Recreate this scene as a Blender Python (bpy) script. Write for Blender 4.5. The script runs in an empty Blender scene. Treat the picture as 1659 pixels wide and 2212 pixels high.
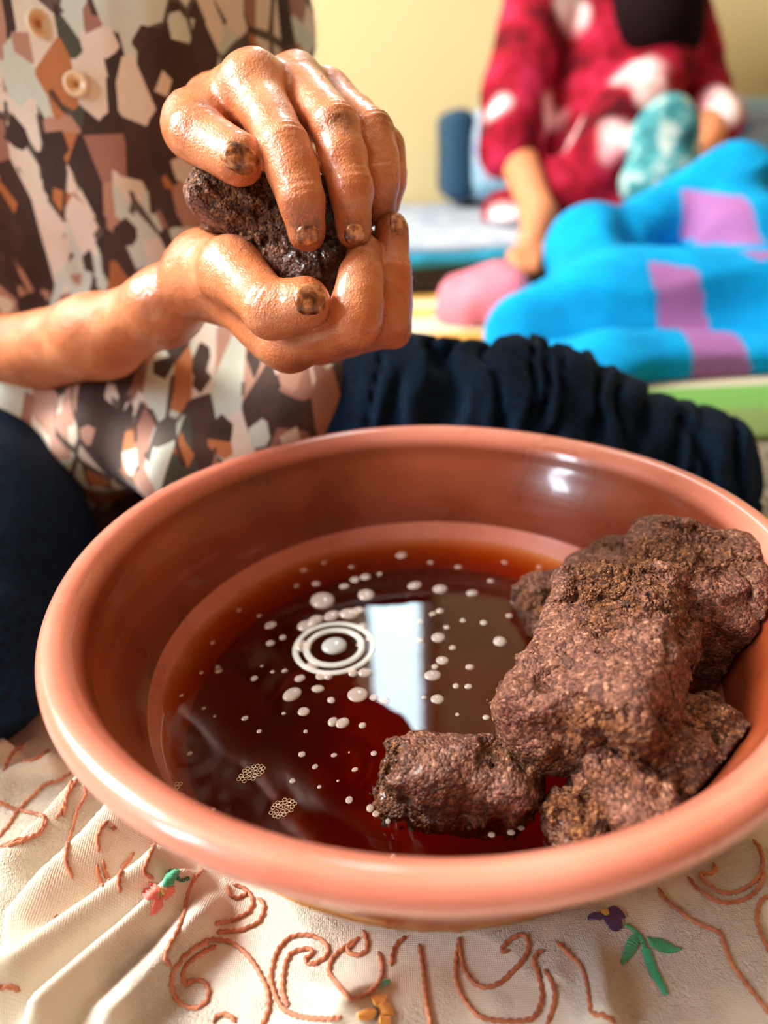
import bpy, math, random
import numpy as np
from mathutils import Vector, Matrix

random.seed(7)
SC = bpy.context.scene
COL = SC.collection

# ------------------------------------------------------------------ camera
W, H, F = 1659, 2212, 1534.0
ZR = 0.100                                   # height of the bowl's rim above the floor
CAM = np.array([-0.0162, -0.242, ZR + 0.150])
_p, _r = 0.4796, -0.0478
_x = np.array([1., 0, 0]); _u = np.array([0, math.sin(_p), math.cos(_p)])
FW = np.array([0, math.cos(_p), -math.sin(_p)])
RT = math.cos(_r) * _x + math.sin(_r) * _u
UP = -math.sin(_r) * _x + math.cos(_r) * _u
cd = bpy.data.cameras.new('camera'); cam = bpy.data.objects.new('camera', cd); COL.objects.link(cam)
cd.sensor_fit = 'VERTICAL'; cd.sensor_height = 36.0; cd.lens = F / H * 36.0
cd.clip_start = 0.02; cd.clip_end = 50
cam.matrix_world = Matrix(((RT[0], UP[0], -FW[0], CAM[0]), (RT[1], UP[1], -FW[1], CAM[1]),
                           (RT[2], UP[2], -FW[2], CAM[2]), (0, 0, 0, 1)))
cd.dof.use_dof = True; cd.dof.focus_distance = 0.258; cd.dof.aperture_fstop = 4.8
SC.camera = cam

# ------------------------------------------------------------------ world, exposure
w = bpy.data.worlds.new('world'); SC.world = w; w.use_nodes = True
w.node_tree.nodes['Background'].inputs[0].default_value = (0.75, 0.85, 1.0, 1)
w.node_tree.nodes['Background'].inputs[1].default_value = 0.6
SC.view_settings.view_transform = 'Standard'; SC.view_settings.look = 'None'
SC.view_settings.gamma = 1.0; SC.view_settings.use_curve_mapping = False
SC.view_settings.exposure = 0.0
SC.cycles.use_denoising = True; SC.cycles.use_adaptive_sampling = True; SC.cycles.adaptive_threshold = 0.025
SC.cycles.max_bounces = 10; SC.cycles.transparent_max_bounces = 16
SC.cycles.sample_clamp_indirect = 6.0
WIN_LEFT, WIN_BACK, WIN_FRONT = 70.0, 24.0, 38.0     # daylight on the panes of the three windows

def P(px, py, d):
    """point on the ray of a photo pixel at distance d along the view axis"""
    return CAM + d * (FW + (px - W / 2) / F * RT + (H / 2 - py) / F * UP)
def ray(px, py):
    return FW + (px - W / 2) / F * RT + (H / 2 - py) / F * UP
def G(px, py, z):
    D = ray(px, py); return CAM + D * ((z - CAM[2]) / D[2])

# ------------------------------------------------------------------ materials
def lin(c):
    return tuple(((v / 255) / 12.92 if v <= 10 else (((v / 255) + .055) / 1.055) ** 2.4) for v in c) + (1.0,)
def mat(name, rgb=(200, 200, 200), rough=0.6, **kw):
    m = bpy.data.materials.new(name); m.use_nodes = True
    b = m.node_tree.nodes['Principled BSDF']
    b.inputs['Base Color'].default_value = lin(rgb); b.inputs['Roughness'].default_value = rough
    for k, v in kw.items():
        b.inputs[k.replace('_', ' ')].default_value = v
    return m
class NT:
    """small node helper"""
    def __init__(s, m): s.m = m; s.t = m.node_tree; s.b = s.t.nodes.get('Principled BSDF')
    def n(s, typ, **kw):
        nd = s.t.nodes.new(typ)
        for k, v in kw.items():
            if k.startswith('i_'):
                nd.inputs[k[2:].replace('_', ' ')].default_value = v
            else: setattr(nd, k, v)
        return nd
    def l(s, a, b): s.t.links.new(a, b)
    def coord(s, out='Object', scale=None, rot=None):
        c = s.n('ShaderNodeTexCoord'); o = c.outputs[out]
        if scale is not None or rot is not None:
            mp = s.n('ShaderNodeMapping'); s.l(o, mp.inputs['Vector'])
            if scale is not None: mp.inputs['Scale'].default_value = scale
            if rot is not None: mp.inputs['Rotation'].default_value = rot
            o = mp.outputs['Vector']
        return o
    def noise(s, vec, scale, detail=4, rough=.55, dist=0):
        nd = s.n('ShaderNodeTexNoise'); nd.inputs['Scale'].default_value = scale; nd.inputs['Detail'].default_value = detail
        nd.inputs['Roughness'].default_value = rough; nd.inputs['Distortion'].default_value = dist
        s.l(vec, nd.inputs['Vector']); return nd.outputs['Fac']
    def ramp(s, fac, stops, interp='LINEAR'):
        r = s.n('ShaderNodeValToRGB'); r.color_ramp.interpolation = interp
        e = r.color_ramp.elements
        while len(e) < len(stops): e.new(0.5)
        for k, (pos, c) in enumerate(stops):
            e[k].position = pos; e[k].color = lin(c) if len(c) == 3 else c
        s.l(fac, r.inputs['Fac']); return r.outputs['Color']
    def mix(s, fac, a, b, mode='MIX'):
        m = s.n('ShaderNodeMix', data_type='RGBA', blend_type=mode)
        if isinstance(fac, (int, float)): m.inputs[0].default_value = fac
        else: s.l(fac, m.inputs[0])
        for v, i in ((a, 6), (b, 7)):
            if isinstance(v, tuple): m.inputs[i].default_value = lin(v) if len(v) == 3 else v
            else: s.l(v, m.inputs[i])
        return m.outputs[2]
    def math(s, op, a, b=0.0, c=None):
        m = s.n('ShaderNodeMath', operation=op)
        for v, i in ((a, 0), (b, 1), (c, 2)):
            if v is None: continue
            if isinstance(v, (int, float)): m.inputs[i].default_value = v
            else: s.l(v, m.inputs[i])
        return m.outputs[0]
    def bump(s, h, strength=.3, dist=.001, prev=None):
        b = s.n('ShaderNodeBump'); b.inputs['Strength'].default_value = strength; b.inputs['Distance'].default_value = dist
        s.l(h, b.inputs['Height'])
        if prev is not None: s.l(prev, b.inputs['Normal'])
        return b.outputs['Normal']
    def attr(s, name): return s.n('ShaderNodeAttribute', attribute_name=name)
    def base(s, c): s.l(c, s.b.inputs['Base Color'])
    def normal(s, c): s.l(c, s.b.inputs['Normal'])
    def rough(s, c): s.l(c, s.b.inputs['Roughness'])

# ------------------------------------------------------------------ object helpers
def mesh_obj(name, V, Q, material, parent=None, smooth=True, mats=None):
    me = bpy.data.meshes.new(name)
    V = np.asarray(V, np.float32)
    if isinstance(Q, np.ndarray):
        n = Q.shape[1]
        me.vertices.add(len(V)); me.vertices.foreach_set('co', V.ravel())
        me.loops.add(Q.size); me.loops.foreach_set('vertex_index', Q.astype(np.int32).ravel())
        me.polygons.add(len(Q)); me.polygons.foreach_set('loop_start', np.arange(0, Q.size, n, dtype=np.int32))
        me.polygons.foreach_set('loop_total', np.full(len(Q), n, np.int32))
        me.update(calc_edges=True); me.validate()
    else:
        me.from_pydata([tuple(v) for v in V], [], [tuple(q) for q in Q]); me.update()
    me.polygons.foreach_set('use_smooth', np.full(len(me.polygons), smooth))
    for m in ([material] if material else []) + (mats or []): me.materials.append(m)
    o = bpy.data.objects.new(name, me); COL.objects.link(o)
    if parent is not None: o.parent = parent
    return o
def tag(o, label=None, cat=None, group=None, kind=None):
    if label: o['label'] = label
    if cat: o['category'] = cat
    if group: o['group'] = group
    if kind: o['kind'] = kind
    return o
def empty(name, label, cat, group=None):
    o = bpy.data.objects.new(name, None); COL.objects.link(o); o.empty_display_size = .02
    return tag(o, label, cat, group)
def add_attr(o, name, vals):
    a = o.data.attributes.new(name, 'FLOAT', 'POINT'); a.data.foreach_set('value', np.asarray(vals, np.float32))
def box_mesh(x0, x1, y0, y1, z0, z1):
    V = [(x, y, z) for x in (x0, x1) for y in (y0, y1) for z in (z0, z1)]
    Q = [(0, 1, 3, 2), (4, 6, 7, 5), (0, 4, 5, 1), (2, 3, 7, 6), (0, 2, 6, 4), (1, 5, 7, 3)]
    return V, Q
def boxes(name, bs, material, parent=None, bevel=0):
    V, Q = [], []
    for b in bs:
        v, q = box_mesh(*b); n = len(V); V += v; Q += [tuple(i + n for i in f) for f in q]
    o = mesh_obj(name, V, Q, material, parent, smooth=False)
    if bevel:
        m = o.modifiers.new('bevel', 'BEVEL'); m.width = bevel; m.segments = 2
    return o
def lathe(prof, n=128):
    prof = np.array(prof, float); m = len(prof)
    th = np.linspace(0, 2 * np.pi, n, endpoint=False)
    V = np.stack([prof[None, :, 0] * np.cos(th)[:, None], prof[None, :, 0] * np.sin(th)[:, None],
                  np.repeat(prof[None, :, 1], n, 0)], -1).reshape(-1, 3)
    i = np.arange(n)[:, None]; j = np.arange(m - 1)[None]
    a = i * m + j; b = ((i + 1) % n) * m + j
    Q = np.stack([a, b, b + 1, a + 1], -1).reshape(-1, 4)
    return V, Q
def smooth_poly(pts, per=8):
    """Catmull-Rom through points"""
    pts = np.array(pts, float)
    if len(pts) < 3: return np.linspace(pts[0], pts[-1], per + 1)
    q = np.vstack([2 * pts[0] - pts[1], pts, 2 * pts[-1] - pts[-2]]); out = []
    for k in range(1, len(q) - 2):
        a, b, c, d = q[k - 1:k + 3]
        for t in np.linspace(0, 1, per, endpoint=False):
            out.append(.5 * (2 * b + (c - a) * t + (2 * a - 5 * b + 4 * c - d) * t * t + (3 * b - a - 3 * c + d) * t ** 3))
    out.append(pts[-1]); return np.array(out)

# ------------------------------------------------------------------ noise in numpy
def _hash(i, j, k, seed):
    h = (i.astype(np.int64) * 374761393 + j.astype(np.int64) * 668265263 + k.astype(np.int64) * 2147483647 + seed * 974634777) & 0xFFFFFFFF
    h = ((h ^ (h >> 13)) * 1274126177) & 0xFFFFFFFF
    h = ((h ^ (h >> 16)) * 2246822519) & 0xFFFFFFFF
    return ((h ^ (h >> 15)) & 0xFFFFFF) / float(0xFFFFFF)
def vnoise(Pt, freq, seed=0):
    q = Pt * freq; i = np.floor(q).astype(np.int64); f = q - i; u = f * f * (3 - 2 * f)
    r = 0
    for a in (0, 1):
        for b in (0, 1):
            for c in (0, 1):
                wgt = (u[:, 0] if a else 1 - u[:, 0]) * (u[:, 1] if b else 1 - u[:, 1]) * (u[:, 2] if c else 1 - u[:, 2])
                r = r + wgt * _hash(i[:, 0] + a, i[:, 1] + b, i[:, 2] + c, seed)
    return r * 2 - 1
def worley(Pt, freq, seed=0):
    q = Pt * freq; i = np.floor(q).astype(np.int64); best = np.full(len(q), 9.0)
    for a in (-1, 0, 1):
        for b in (-1, 0, 1):
            for c in (-1, 0, 1):
                I = i + np.array([a, b, c])
                pt = I + np.stack([_hash(I[:, 0], I[:, 1], I[:, 2], seed + s) for s in (1, 2, 3)], 1)
                best = np.minimum(best, ((q - pt) ** 2).sum(1))
    return np.sqrt(best)

# ------------------------------------------------------------------ signed distance modelling
def smin(a, b, k):
    if k <= 0: return np.minimum(a, b)
    h = np.clip(.5 + .5 * (b - a) / k, 0, 1)
    return b * (1 - h) + a * h - k * h * (1 - h)
class Sdf:
    def __init__(s, lo, hi, h):
        s.lo = np.array(lo, float); s.h = h
        s.n = np.ceil((np.array(hi) - s.lo) / h).astype(int) + 1
        s.F = np.full(s.n, 1.0, np.float32)
        s.ax = [s.lo[k] + h * np.arange(s.n[k]) for k in range(3)]
    def sub(s, lo, hi):
        a = np.clip(np.floor((lo - s.lo) / s.h).astype(int), 0, s.n); b = np.clip(np.ceil((hi - s.lo) / s.h).astype(int) + 1, 0, s.n)
        sl = tuple(slice(a[k], b[k]) for k in range(3))
        g = np.meshgrid(*[s.ax[k][sl[k]] for k in range(3)], indexing='ij')
        return sl, np.stack(g, -1)
    def put(s, sl, v, k=0):
        if v.size: s.F[sl] = smin(s.F[sl], v.astype(np.float32), k)
    def mesh(s):
        return surface_nets(s.F, s.lo, s.h)
    def near(s, band):
        m = np.abs(s.F) < band; idx = np.argwhere(m)
        return m, s.lo + idx * s.h
def capd(X, a, b, ra, rb, sq=None):
    a = np.asarray(a, float); b = np.asarray(b, float)
    ab = b - a; t = np.clip(((X - a) @ ab) / max(ab @ ab, 1e-12), 0, 1)
    D = X - a - t[..., None] * ab
    if sq is not None:
        n = np.asarray(sq[0], float); n = n / np.linalg.norm(n)
        D = D + (1 / sq[1] - 1) * (D @ n)[..., None] * n
    return np.linalg.norm(D, axis=-1) - (ra + (rb - ra) * t)
def bounds(pts, rs, m):
    pts = np.array(pts); r = max(rs) * 1.6 + m
    return pts.min(0) - r, pts.max(0) + r
def add_cap(S, a, b, ra, rb, k=0, sq=None):
    sl, X = S.sub(*bounds([a, b], [ra, rb], 2 * k + 3 * S.h)); S.put(sl, capd(X, a, b, ra, rb, sq), k)
def add_chain(S, pts, rs, k=0, sq=None, kk=None):
    for i in range(len(pts) - 1): add_cap(S, pts[i], pts[i + 1], rs[i], rs[i + 1], k, sq)
def add_ell(S, c, ax, R=None, k=0):
    """ellipsoid, approximate distance"""
    c = np.asarray(c, float); ax = np.asarray(ax, float); m = ax.max() + 2 * k + 3 * S.h
    sl, X = S.sub(c - m, c + m); D = X - c
    if R is not None: D = D @ np.asarray(R)          # R columns are the axes
    q = np.linalg.norm(D / ax, axis=-1); g = np.linalg.norm(D / ax ** 2, axis=-1) + 1e-9
    S.put(sl, q * (q - 1) / g, k)
def rbox(X, c, half, R, rad):
    D = np.abs((X - c) @ R) - (np.array(half) - rad)
    return np.linalg.norm(np.maximum(D, 0), axis=-1) + np.minimum(D.max(-1), 0) - rad
def surface_nets(Fv, lo, h):
    s = Fv < 0
    c = np.zeros(np.array(Fv.shape) - 1, np.int8)
    for a in (0, 1):
        for b in (0, 1):
            for d in (0, 1):
                c += s[a:a + c.shape[0], b:b + c.shape[1], d:d + c.shape[2]]
    act = (c > 0) & (c < 8); idx = np.argwhere(act); n = len(idx)
    ids = np.full(act.shape, -1, np.int64); ids[act] = np.arange(n)
    acc = np.zeros((n, 3)); cnt = np.zeros(n)
    cor = np.array([(a, b, d) for a in (0, 1) for b in (0, 1) for d in (0, 1)])
    val = [Fv[idx[:, 0] + k[0], idx[:, 1] + k[1], idx[:, 2] + k[2]] for k in cor]
    for e in range(8):
        for f in range(e + 1, 8):
            if np.abs(cor[e] - cor[f]).sum() != 1: continue
            va, vb = val[e], val[f]; x = (va < 0) != (vb < 0)
            t = va[x] / (va[x] - vb[x]); acc[x] += cor[e] + t[:, None] * (cor[f] - cor[e]); cnt[x] += 1
    V = lo + h * (idx + acc / cnt[:, None])
    quads = []
    for ax in range(3):
        o1, o2 = (ax + 1) % 3, (ax + 2) % 3
        A = [slice(None)] * 3; B = [slice(None)] * 3; A[ax] = slice(0, -1); B[ax] = slice(1, None)
        sa, sb = s[tuple(A)], s[tuple(B)]; ed = np.argwhere(sa != sb)
        ok = (ed[:, o1] > 0) & (ed[:, o2] > 0) & (ed[:, o1] < act.shape[o1]) & (ed[:, o2] < act.shape[o2]); ed = ed[ok]
        inside = sa[tuple(ed.T)]
        def cell(d1, d2):
            e = ed.copy(); e[:, o1] += d1; e[:, o2] += d2; return ids[tuple(e.T)]
        q = np.stack([cell(-1, -1), cell(0, -1), cell(0, 0), cell(-1, 0)], 1)
        q[~inside] = q[~inside][:, ::-1]; quads.append(q)
    Q = np.concatenate(quads); Q = Q[(Q >= 0).all(1)]
    return V, Q

# ================================================================== the room
X0, X1, Y0, Y1, ZC = -1.75, 2.3, -2.0, 1.95, 2.7
ZO = ZR - 0.052                                     # surface of the oil
def wall_mat(name, rgb):
    m = mat(name, rgb, .85); t = NT(m); c = t.coord()
    n = t.noise(c, 2.2, 3)
    t.base(t.mix(t.math('MULTIPLY', n, .25), rgb, tuple(int(v * .86) for v in rgb)))
    t.normal(t.bump(t.noise(c, 60, 4), .15, .002)); return m
M_wall = wall_mat('painted_plaster', (212, 194, 146))
M_wall2 = wall_mat('ochre_plaster', (140, 104, 66))
M_ceil = wall_mat('ceiling_paint', (196, 184, 160))
M_floor = mat('floor_carpet', (150, 146, 138), .95)
t = NT(M_floor); c = t.coord()
t.base(t.ramp(t.noise(c, 90, 4), [(.35, (112, 106, 98)), (.65, (176, 172, 164))])); t.normal(t.bump(t.noise(c, 400, 3), .6, .003))
T = .08
def struct(o): return tag(o, kind='structure')
struct(boxes('floor', [(X0, X1, Y0, Y1, -.05, 0)], M_floor))
struct(boxes('ceiling', [(X0, X1, Y0, Y1, ZC, ZC + .05)], M_ceil))
struct(boxes('wall_back', [(X0, X1, Y1, Y1 + T, 0, ZC)], M_wall))
struct(boxes('wall_left', [(X0 - T, X0, Y0, Y1, 0, ZC)], M_wall))
struct(boxes('wall_right', [(X1, X1 + T, Y0, Y1, 0, ZC)], M_wall2))
struct(boxes('wall_front', [(X0, X1, Y0 - T, Y0, 0, ZC)], M_wall2))
M_frame = mat('white_window_frame', (236, 236, 230), .4)
def pane_mat(name, strength, rgb=(222, 238, 255)):
    m = mat(name, (0, 0, 0), .2); b = NT(m).b
    b.inputs['Emission Color'].default_value = lin(rgb); b.inputs['Emission Strength'].default_value = strength
    return m
def window(n, axis, at, a0, a1, z0, z1, strength, bars=1, side=1, rgb=(222, 238, 255)):
    """lit window set on a wall: frame, mullions and daylight pane; axis 'x' wall or 'y' wall"""
    fw, d = .035, .03
    def bx(lo, hi, zz0, zz1, e0, e1):
        p0, p1 = sorted((at + side * e0, at + side * e1))
        return (p0, p1, lo, hi, zz0, zz1) if axis == 'x' else (lo, hi, p0, p1, zz0, zz1)
    parts = [bx(a0 - fw, a0, z0 - fw, z1 + fw, .001, d), bx(a1, a1 + fw, z0 - fw, z1 + fw, .001, d),
             bx(a0, a1, z0 - fw, z0, .001, d), bx(a0, a1, z1, z1 + fw, .001, d)]
    for k in range(1, bars):
        q = a0 + (a1 - a0) * k / bars; parts.append(bx(q - .012, q + .012, z0, z1, .001, d * .8))
    root = struct(boxes('window_%d' % n, parts, M_frame))
    boxes('pane', [bx(a0, a1, z0, z1, .003, .008)], pane_mat('daylight_%d' % n, strength, rgb), root)
window(1, 'x', X0, .0, .85, 1.1, 2.2, WIN_LEFT, 2, 1, (255, 250, 242))
# the tall narrow window of the back wall, seen mirrored in the oil
def mirror_hit(px, py):
    A = G(px, py, ZO); D = ray(px, py) * np.array([1, 1, -1]); return A + D * ((Y1 - A[1]) / D[1])
wa, wb = mirror_hit(800, 1300), mirror_hit(905, 1300)
window(2, 'y', Y1, wa[0], wb[0], mirror_hit(850, 1272)[2], 2.55, WIN_BACK, 1, -1, (215, 240, 250))
window(3, 'x', X0, -1.02, -.72, .65, 1.75, WIN_FRONT, 1, 1, (226, 240, 255))

# ================================================================== bowl
M_clay = mat('glazed_terracotta', (205, 112, 82), .32, Coat_Weight=.55, Coat_Roughness=.08)
t = NT(M_clay); c = t.coord()
sep = t.n('ShaderNodeSeparateXYZ'); t.l(c, sep.inputs[0])
rad = t.math('SQRT', t.math('ADD', t.math('MULTIPLY', sep.outputs[0], sep.outputs[0]), t.math('MULTIPLY', sep.outputs[1], sep.outputs[1])))
n1 = t.noise(c, 14, 4); n2 = t.noise(c, 70, 5, .65)
colr = t.ramp(n1, [(.3, (198, 112, 90)), (.7, (220, 138, 118))])
colr = t.mix(t.math('MULTIPLY', t.math('GREATER_THAN', n2, .69), .35), colr, (232, 176, 150))
colr = t.mix(t.attr('oiled').outputs['Fac'], colr, t.ramp(n1, [(.3, (120, 46, 16)), (.7, (164, 78, 48))]))
t.base(colr)
cmb = t.n('ShaderNodeCombineXYZ'); t.l(rad, cmb.inputs[0]); t.l(sep.outputs[2], cmb.inputs[1])
rings = t.noise(cmb.outputs[0], 420, 3, .6)
t.normal(t.bump(t.noise(c, 160, 3), .10, .0008, t.bump(rings, .22, .0008)))
t.rough(t.ramp(n1, [(.3, (.24, .24, .24, 1)), (.7, (.40, .40, .40, 1))]))
OUT = [(0, -.096), (.05, -.096), (.084, -.096), (.089, -.0945), (.094, -.088), (.103, -.073), (.111, -.057), (.118, -.040),
       (.1245, -.025), (.129, -.016), (.1325, -.0115), (.137, -.0085), (.1415, -.0062), (.1440, -.0032), (.1450, .0005),
       (.1442, .0032), (.1422, .0050), (.1395, .0056), (.1368, .0050), (.1345, .0034), (.1322, .0010), (.1306, -.0022),
       (.1296, -.0052), (.1283, -.0085), (.1242, -.016), (.1202, -.027), (.1170, -.040), (.1148, -.0525), (.108, -.065), (.097, -.077),
       (.080, -.0845), (.05, -.0875), (0, -.088)]
prof = smooth_poly(OUT[1:-1], 5); prof = np.vstack([OUT[0], prof, OUT[-1]])
V, Q = lathe(prof, 192)
kk = np.tile(np.arange(len(prof)), 192); oiled = np.where(kk > prof[:, 1].argmax(), np.clip((.0005 - V[:, 2]) / .004, 0, 1), 0)
th = np.arctan2(V[:, 1], V[:, 0])
V[:, 2] += np.where(V[:, 2] > -.03, .0006 * np.sin(3 * th + 1) + .0005 * np.sin(5 * th), 0)
bowl = mesh_obj('clay_bowl', V, Q, M_clay)
bowl.location = (0, 0, ZR); add_attr(bowl, 'oiled', oiled)
tag(bowl, 'wide shallow terracotta clay bowl with rounded pink rim, holding dark oil', 'bowl')

# ------------------------------------------------------------------ oil with its bubbles
M_oil = bpy.data.materials.new('argan_oil'); M_oil.use_nodes = True
t = NT(M_oil); t.t.nodes.remove(t.b)
tr = t.n('ShaderNodeBsdfTransparent'); tr.inputs[0].default_value = (1, 1, 1, 1)
gl = t.n('ShaderNodeBsdfGlossy'); gl.inputs['Roughness'].default_value = .012; gl.inputs[0].default_value = (1, 1, 1, 1)
fr = t.n('ShaderNodeFresnel'); fr.inputs['IOR'].default_value = 1.47
geo = t.n('ShaderNodeNewGeometry')
fac = t.math('MULTIPLY', fr.outputs[0], t.math('SUBTRACT', 1.0, geo.outputs['Backfacing']))
mx = t.n('ShaderNodeMixShader'); t.l(fac, mx.inputs[0]); t.l(tr.outputs[0], mx.inputs[1]); t.l(gl.outputs[0], mx.inputs[2])
va = t.n('ShaderNodeVolumeAbsorption'); va.inputs['Color'].default_value = (.87, .64, .06, 1); va.inputs['Density'].default_value = 180
out = t.t.nodes['Material Output']; t.l(mx.outputs[0], out.inputs['Surface']); t.l(va.outputs[0], out.inputs['Volume'])
cc = t.coord(); bn = t.bump(t.noise(cc, 22, 2), .04, .002); t.l(bn, gl.inputs['Normal'])
op = [(0, -.0892), (.05, -.0885), (.0805, -.0855), (.098, -.0777), (.109, -.0657), (.1152, -.0545), (.1158, -.0515), (.1145, -.0519), (.110, -.052), (0, -.052)]
V, Q = lathe(op, 160)
oil = mesh_obj('oil', V, Q, M_oil); oil.location = (0, 0, ZR)
tag(oil, 'dark amber pressed oil lying in the clay bowl, mirroring a window', 'oil')

M_bub = mat('bubble_film', (240, 222, 210), .08, Coat_Weight=.8, Alpha=.34)
M_foam = mat('foam_lace', (238, 214, 176), .2, Coat_Weight=.6, Alpha=.92)
def dome(n=20, m=6, k=.45):
    V = [(math.cos(a) * math.cos(e), math.sin(a) * math.cos(e), k * math.sin(e)) for e in np.linspace(0, math.pi / 2 - .12, m) for a in np.linspace(0, 2 * math.pi, n, endpoint=False)]
    V.append((0, 0, k)); Q = []
    for j in range(m - 1):
        for i in range(n): Q.append((j * n + i, j * n + (i + 1) % n, (j + 1) * n + (i + 1) % n, (j + 1) * n + i))
    for i in range(n): Q.append(((m - 1) * n + i, (m - 1) * n + (i + 1) % n, len(V) - 1))
    return V, Q
V, Q = dome()
bub0 = mesh_obj('bubble', V, Q, M_bub, oil); first = True
def bubble(px, py, rpx, flat=1.0, asp=1.0, ang=0):
    global first
    p = G(px, py, ZO); d = (p - CAM) @ FW; r = rpx / F * d
    if first: o = bub0; first = False
    else: o = bub0.copy(); COL.objects.link(o); o.parent = oil
    o.location = (p[0], p[1], -.0520); o.scale = (r, r * asp, r * flat); o.rotation_euler = (0, 0, ang)
BB = [(920, 360, 75), (1110, 410, 30), (1145, 235, 28), (1035, 285, 28), (1090, 250, 25), (1335, 120, 30), (820, 200, 22), (885, 270, 20),
      (645, 490, 35), (710, 555, 22), (645, 585, 25), (1405, 280, 40), (1540, 300, 40), (1500, 430, 18), (1435, 470, 20), (1530, 555, 38),
      (1605, 608, 20), (1430, 570, 25), (1550, 675, 33), (1500, 755, 40), (1455, 870, 15), (1525, 880, 35), (895, 825, 28), (965, 885, 25),
      (760, 855, 45), (820, 945, 33), (1105, 855, 55), (1245, 885, 32), (1190, 870, 25), (975, 1000, 34), (1025, 1005, 34), (1130, 1018, 22),
      (560, 770, 18), (510, 980, 20), (370, 730, 20), (340, 580, 15), (280, 740, 12), (175, 860, 12), (350, 970, 10), (220, 1165, 15),
      (810, 1170, 20), (980, 1175, 18), (880, 1235, 18), (1090, 1250, 18), (760, 1310, 17), (830, 1050, 12), (1190, 1165, 18), (1060, 1410, 20),
      (1000, 1310, 8), (1630, 960, 12), (715, 955, 12), (480, 410, 15), (1060, 1160, 7), (720, 730, 15), (655, 735, 12), (600, 705, 8),
      (835, 495, 52), (885, 465, 40), (815, 600, 45), (870, 700, 38), (915, 755, 34), (1060, 430, 45), (1130, 500, 30), (800, 770, 30), (1150, 330, 50),
      (1145, 740, 34), (1080, 740, 26), (970, 440, 40), (1120, 590, 24), (1170, 560, 24), (950, 760, 26)]
for x, y, r in BB: bubble(320 + x / 2.44, 1150 + y / 2.44, r / 2.44, random.uniform(.5, 1.0), random.uniform(.8, 1.25), random.uniform(0, 3))
for x, y, r in [(1080, 1386, 15), (1020, 1281, 13), (1045, 1345, 8), (1015, 1441, 10), (985, 1482, 7), (1050, 1550, 8), (1012, 1483, 9), (1110, 1300, 7), (1060, 1255, 8),
                (1165, 1225, 7), (1090, 1215, 7), (990, 1225, 8), (930, 1215, 7), (1000, 1340, 7), (1100, 1330, 8), (1130, 1305, 11), (1150, 1330, 9), (1170, 1345, 8),
                (850, 1850, 7), (995, 1858, 6), (1110, 1605, 12), (700, 1215, 7), (760, 1225, 6), (820, 1240, 6), (640, 1265, 6), (560, 1330, 6), (470, 1440, 6), (440, 1530, 5),
                (460, 1750, 7), (520, 1800, 6), (600, 1830, 6), (690, 1700, 5), (560, 1580, 6), (950, 1320, 9), (965, 1355, 7), (940, 1440, 8), (800, 1746, 9), (812, 1758, 8), (838, 1774, 6), (1062, 1803, 8), (1104, 1798, 9), (1126, 1788, 8), (1208, 1836, 8)]:
    bubble(x, y, r, random.uniform(.5, 1), random.uniform(.8, 1.2))
def ring_mesh(R, r, n=48, m=8):
    V = [((R + r * math.cos(b)) * math.cos(a), (R + r * math.cos(b)) * math.sin(a), r * math.sin(b)) for a in np.linspace(0, 2 * math.pi, n, endpoint=False) for b in np.linspace(0, 2 * math.pi, m, endpoint=False)]
    Q = [(i * m + j, ((i + 1) % n) * m + j, ((i + 1) % n) * m + (j + 1) % m, i * m + (j + 1) % m) for i in range(n) for j in range(m)]
    return V, Q
pc = G(722, 1398, ZO); sc = ((pc - CAM) @ FW) / F
M_ring = mat('bubble_rim', (226, 228, 226), .1, Coat_Weight=.8, Alpha=.42)
for R, r in ((60, 8), (84, 7)):
    V, Q = ring_mesh(R * sc, r * sc); o = mesh_obj('bubble_ring', V, Q, M_ring, oil); o.location = (pc[0], pc[1], -.0520); o.scale = (1, 1, .5)
V, Q = dome(32, 8, .35); o = mesh_obj('bubble_cap', V, Q, M_ring, oil); o.location = (pc[0], pc[1] + .0008, -.0520); o.scale = (28 * sc, 28 * sc, 28 * sc)
def foam(px, py, a, b, ang, n):
    """patch of tiny bubble cells: rims standing on the oil"""
    p = G(px, py, ZO); s = ((p - CAM) @ FW) / F; V, Q = [], []; pts = []
    for _ in range(3000):
        x, y = random.uniform(-1, 1), random.uniform(-1, 1)
        if x * x + y * y > 1: continue
        q = (x * a, y * b)
        if all((q[0] - u[0]) ** 2 + (q[1] - u[1]) ** 2 > 60 for u in pts): pts.append(q)
        if len(pts) >= n: break
    ca, sa = math.cos(ang), math.sin(ang)
    for q in pts:
        v, f = ring_mesh(4.3 * s, .55 * s, 14, 5); k = len(V)
        V += [(x + (q[0] * ca - q[1] * sa) * s, y + (q[0] * sa + q[1] * ca) * s, z) for x, y, z in v]; Q += [tuple(i + k for i in f2) for f2 in f]
    o = mesh_obj('foam_patch', V, Q, M_foam, oil); o.location = (p[0], p[1], -.0518)
    tag(o, kind='stuff')
foam(543, 1671, 30, 17, .6, 26); foam(611, 1746, 28, 20, .5, 28); foam(372, 1708, 9, 24, -.5, 12)
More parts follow.
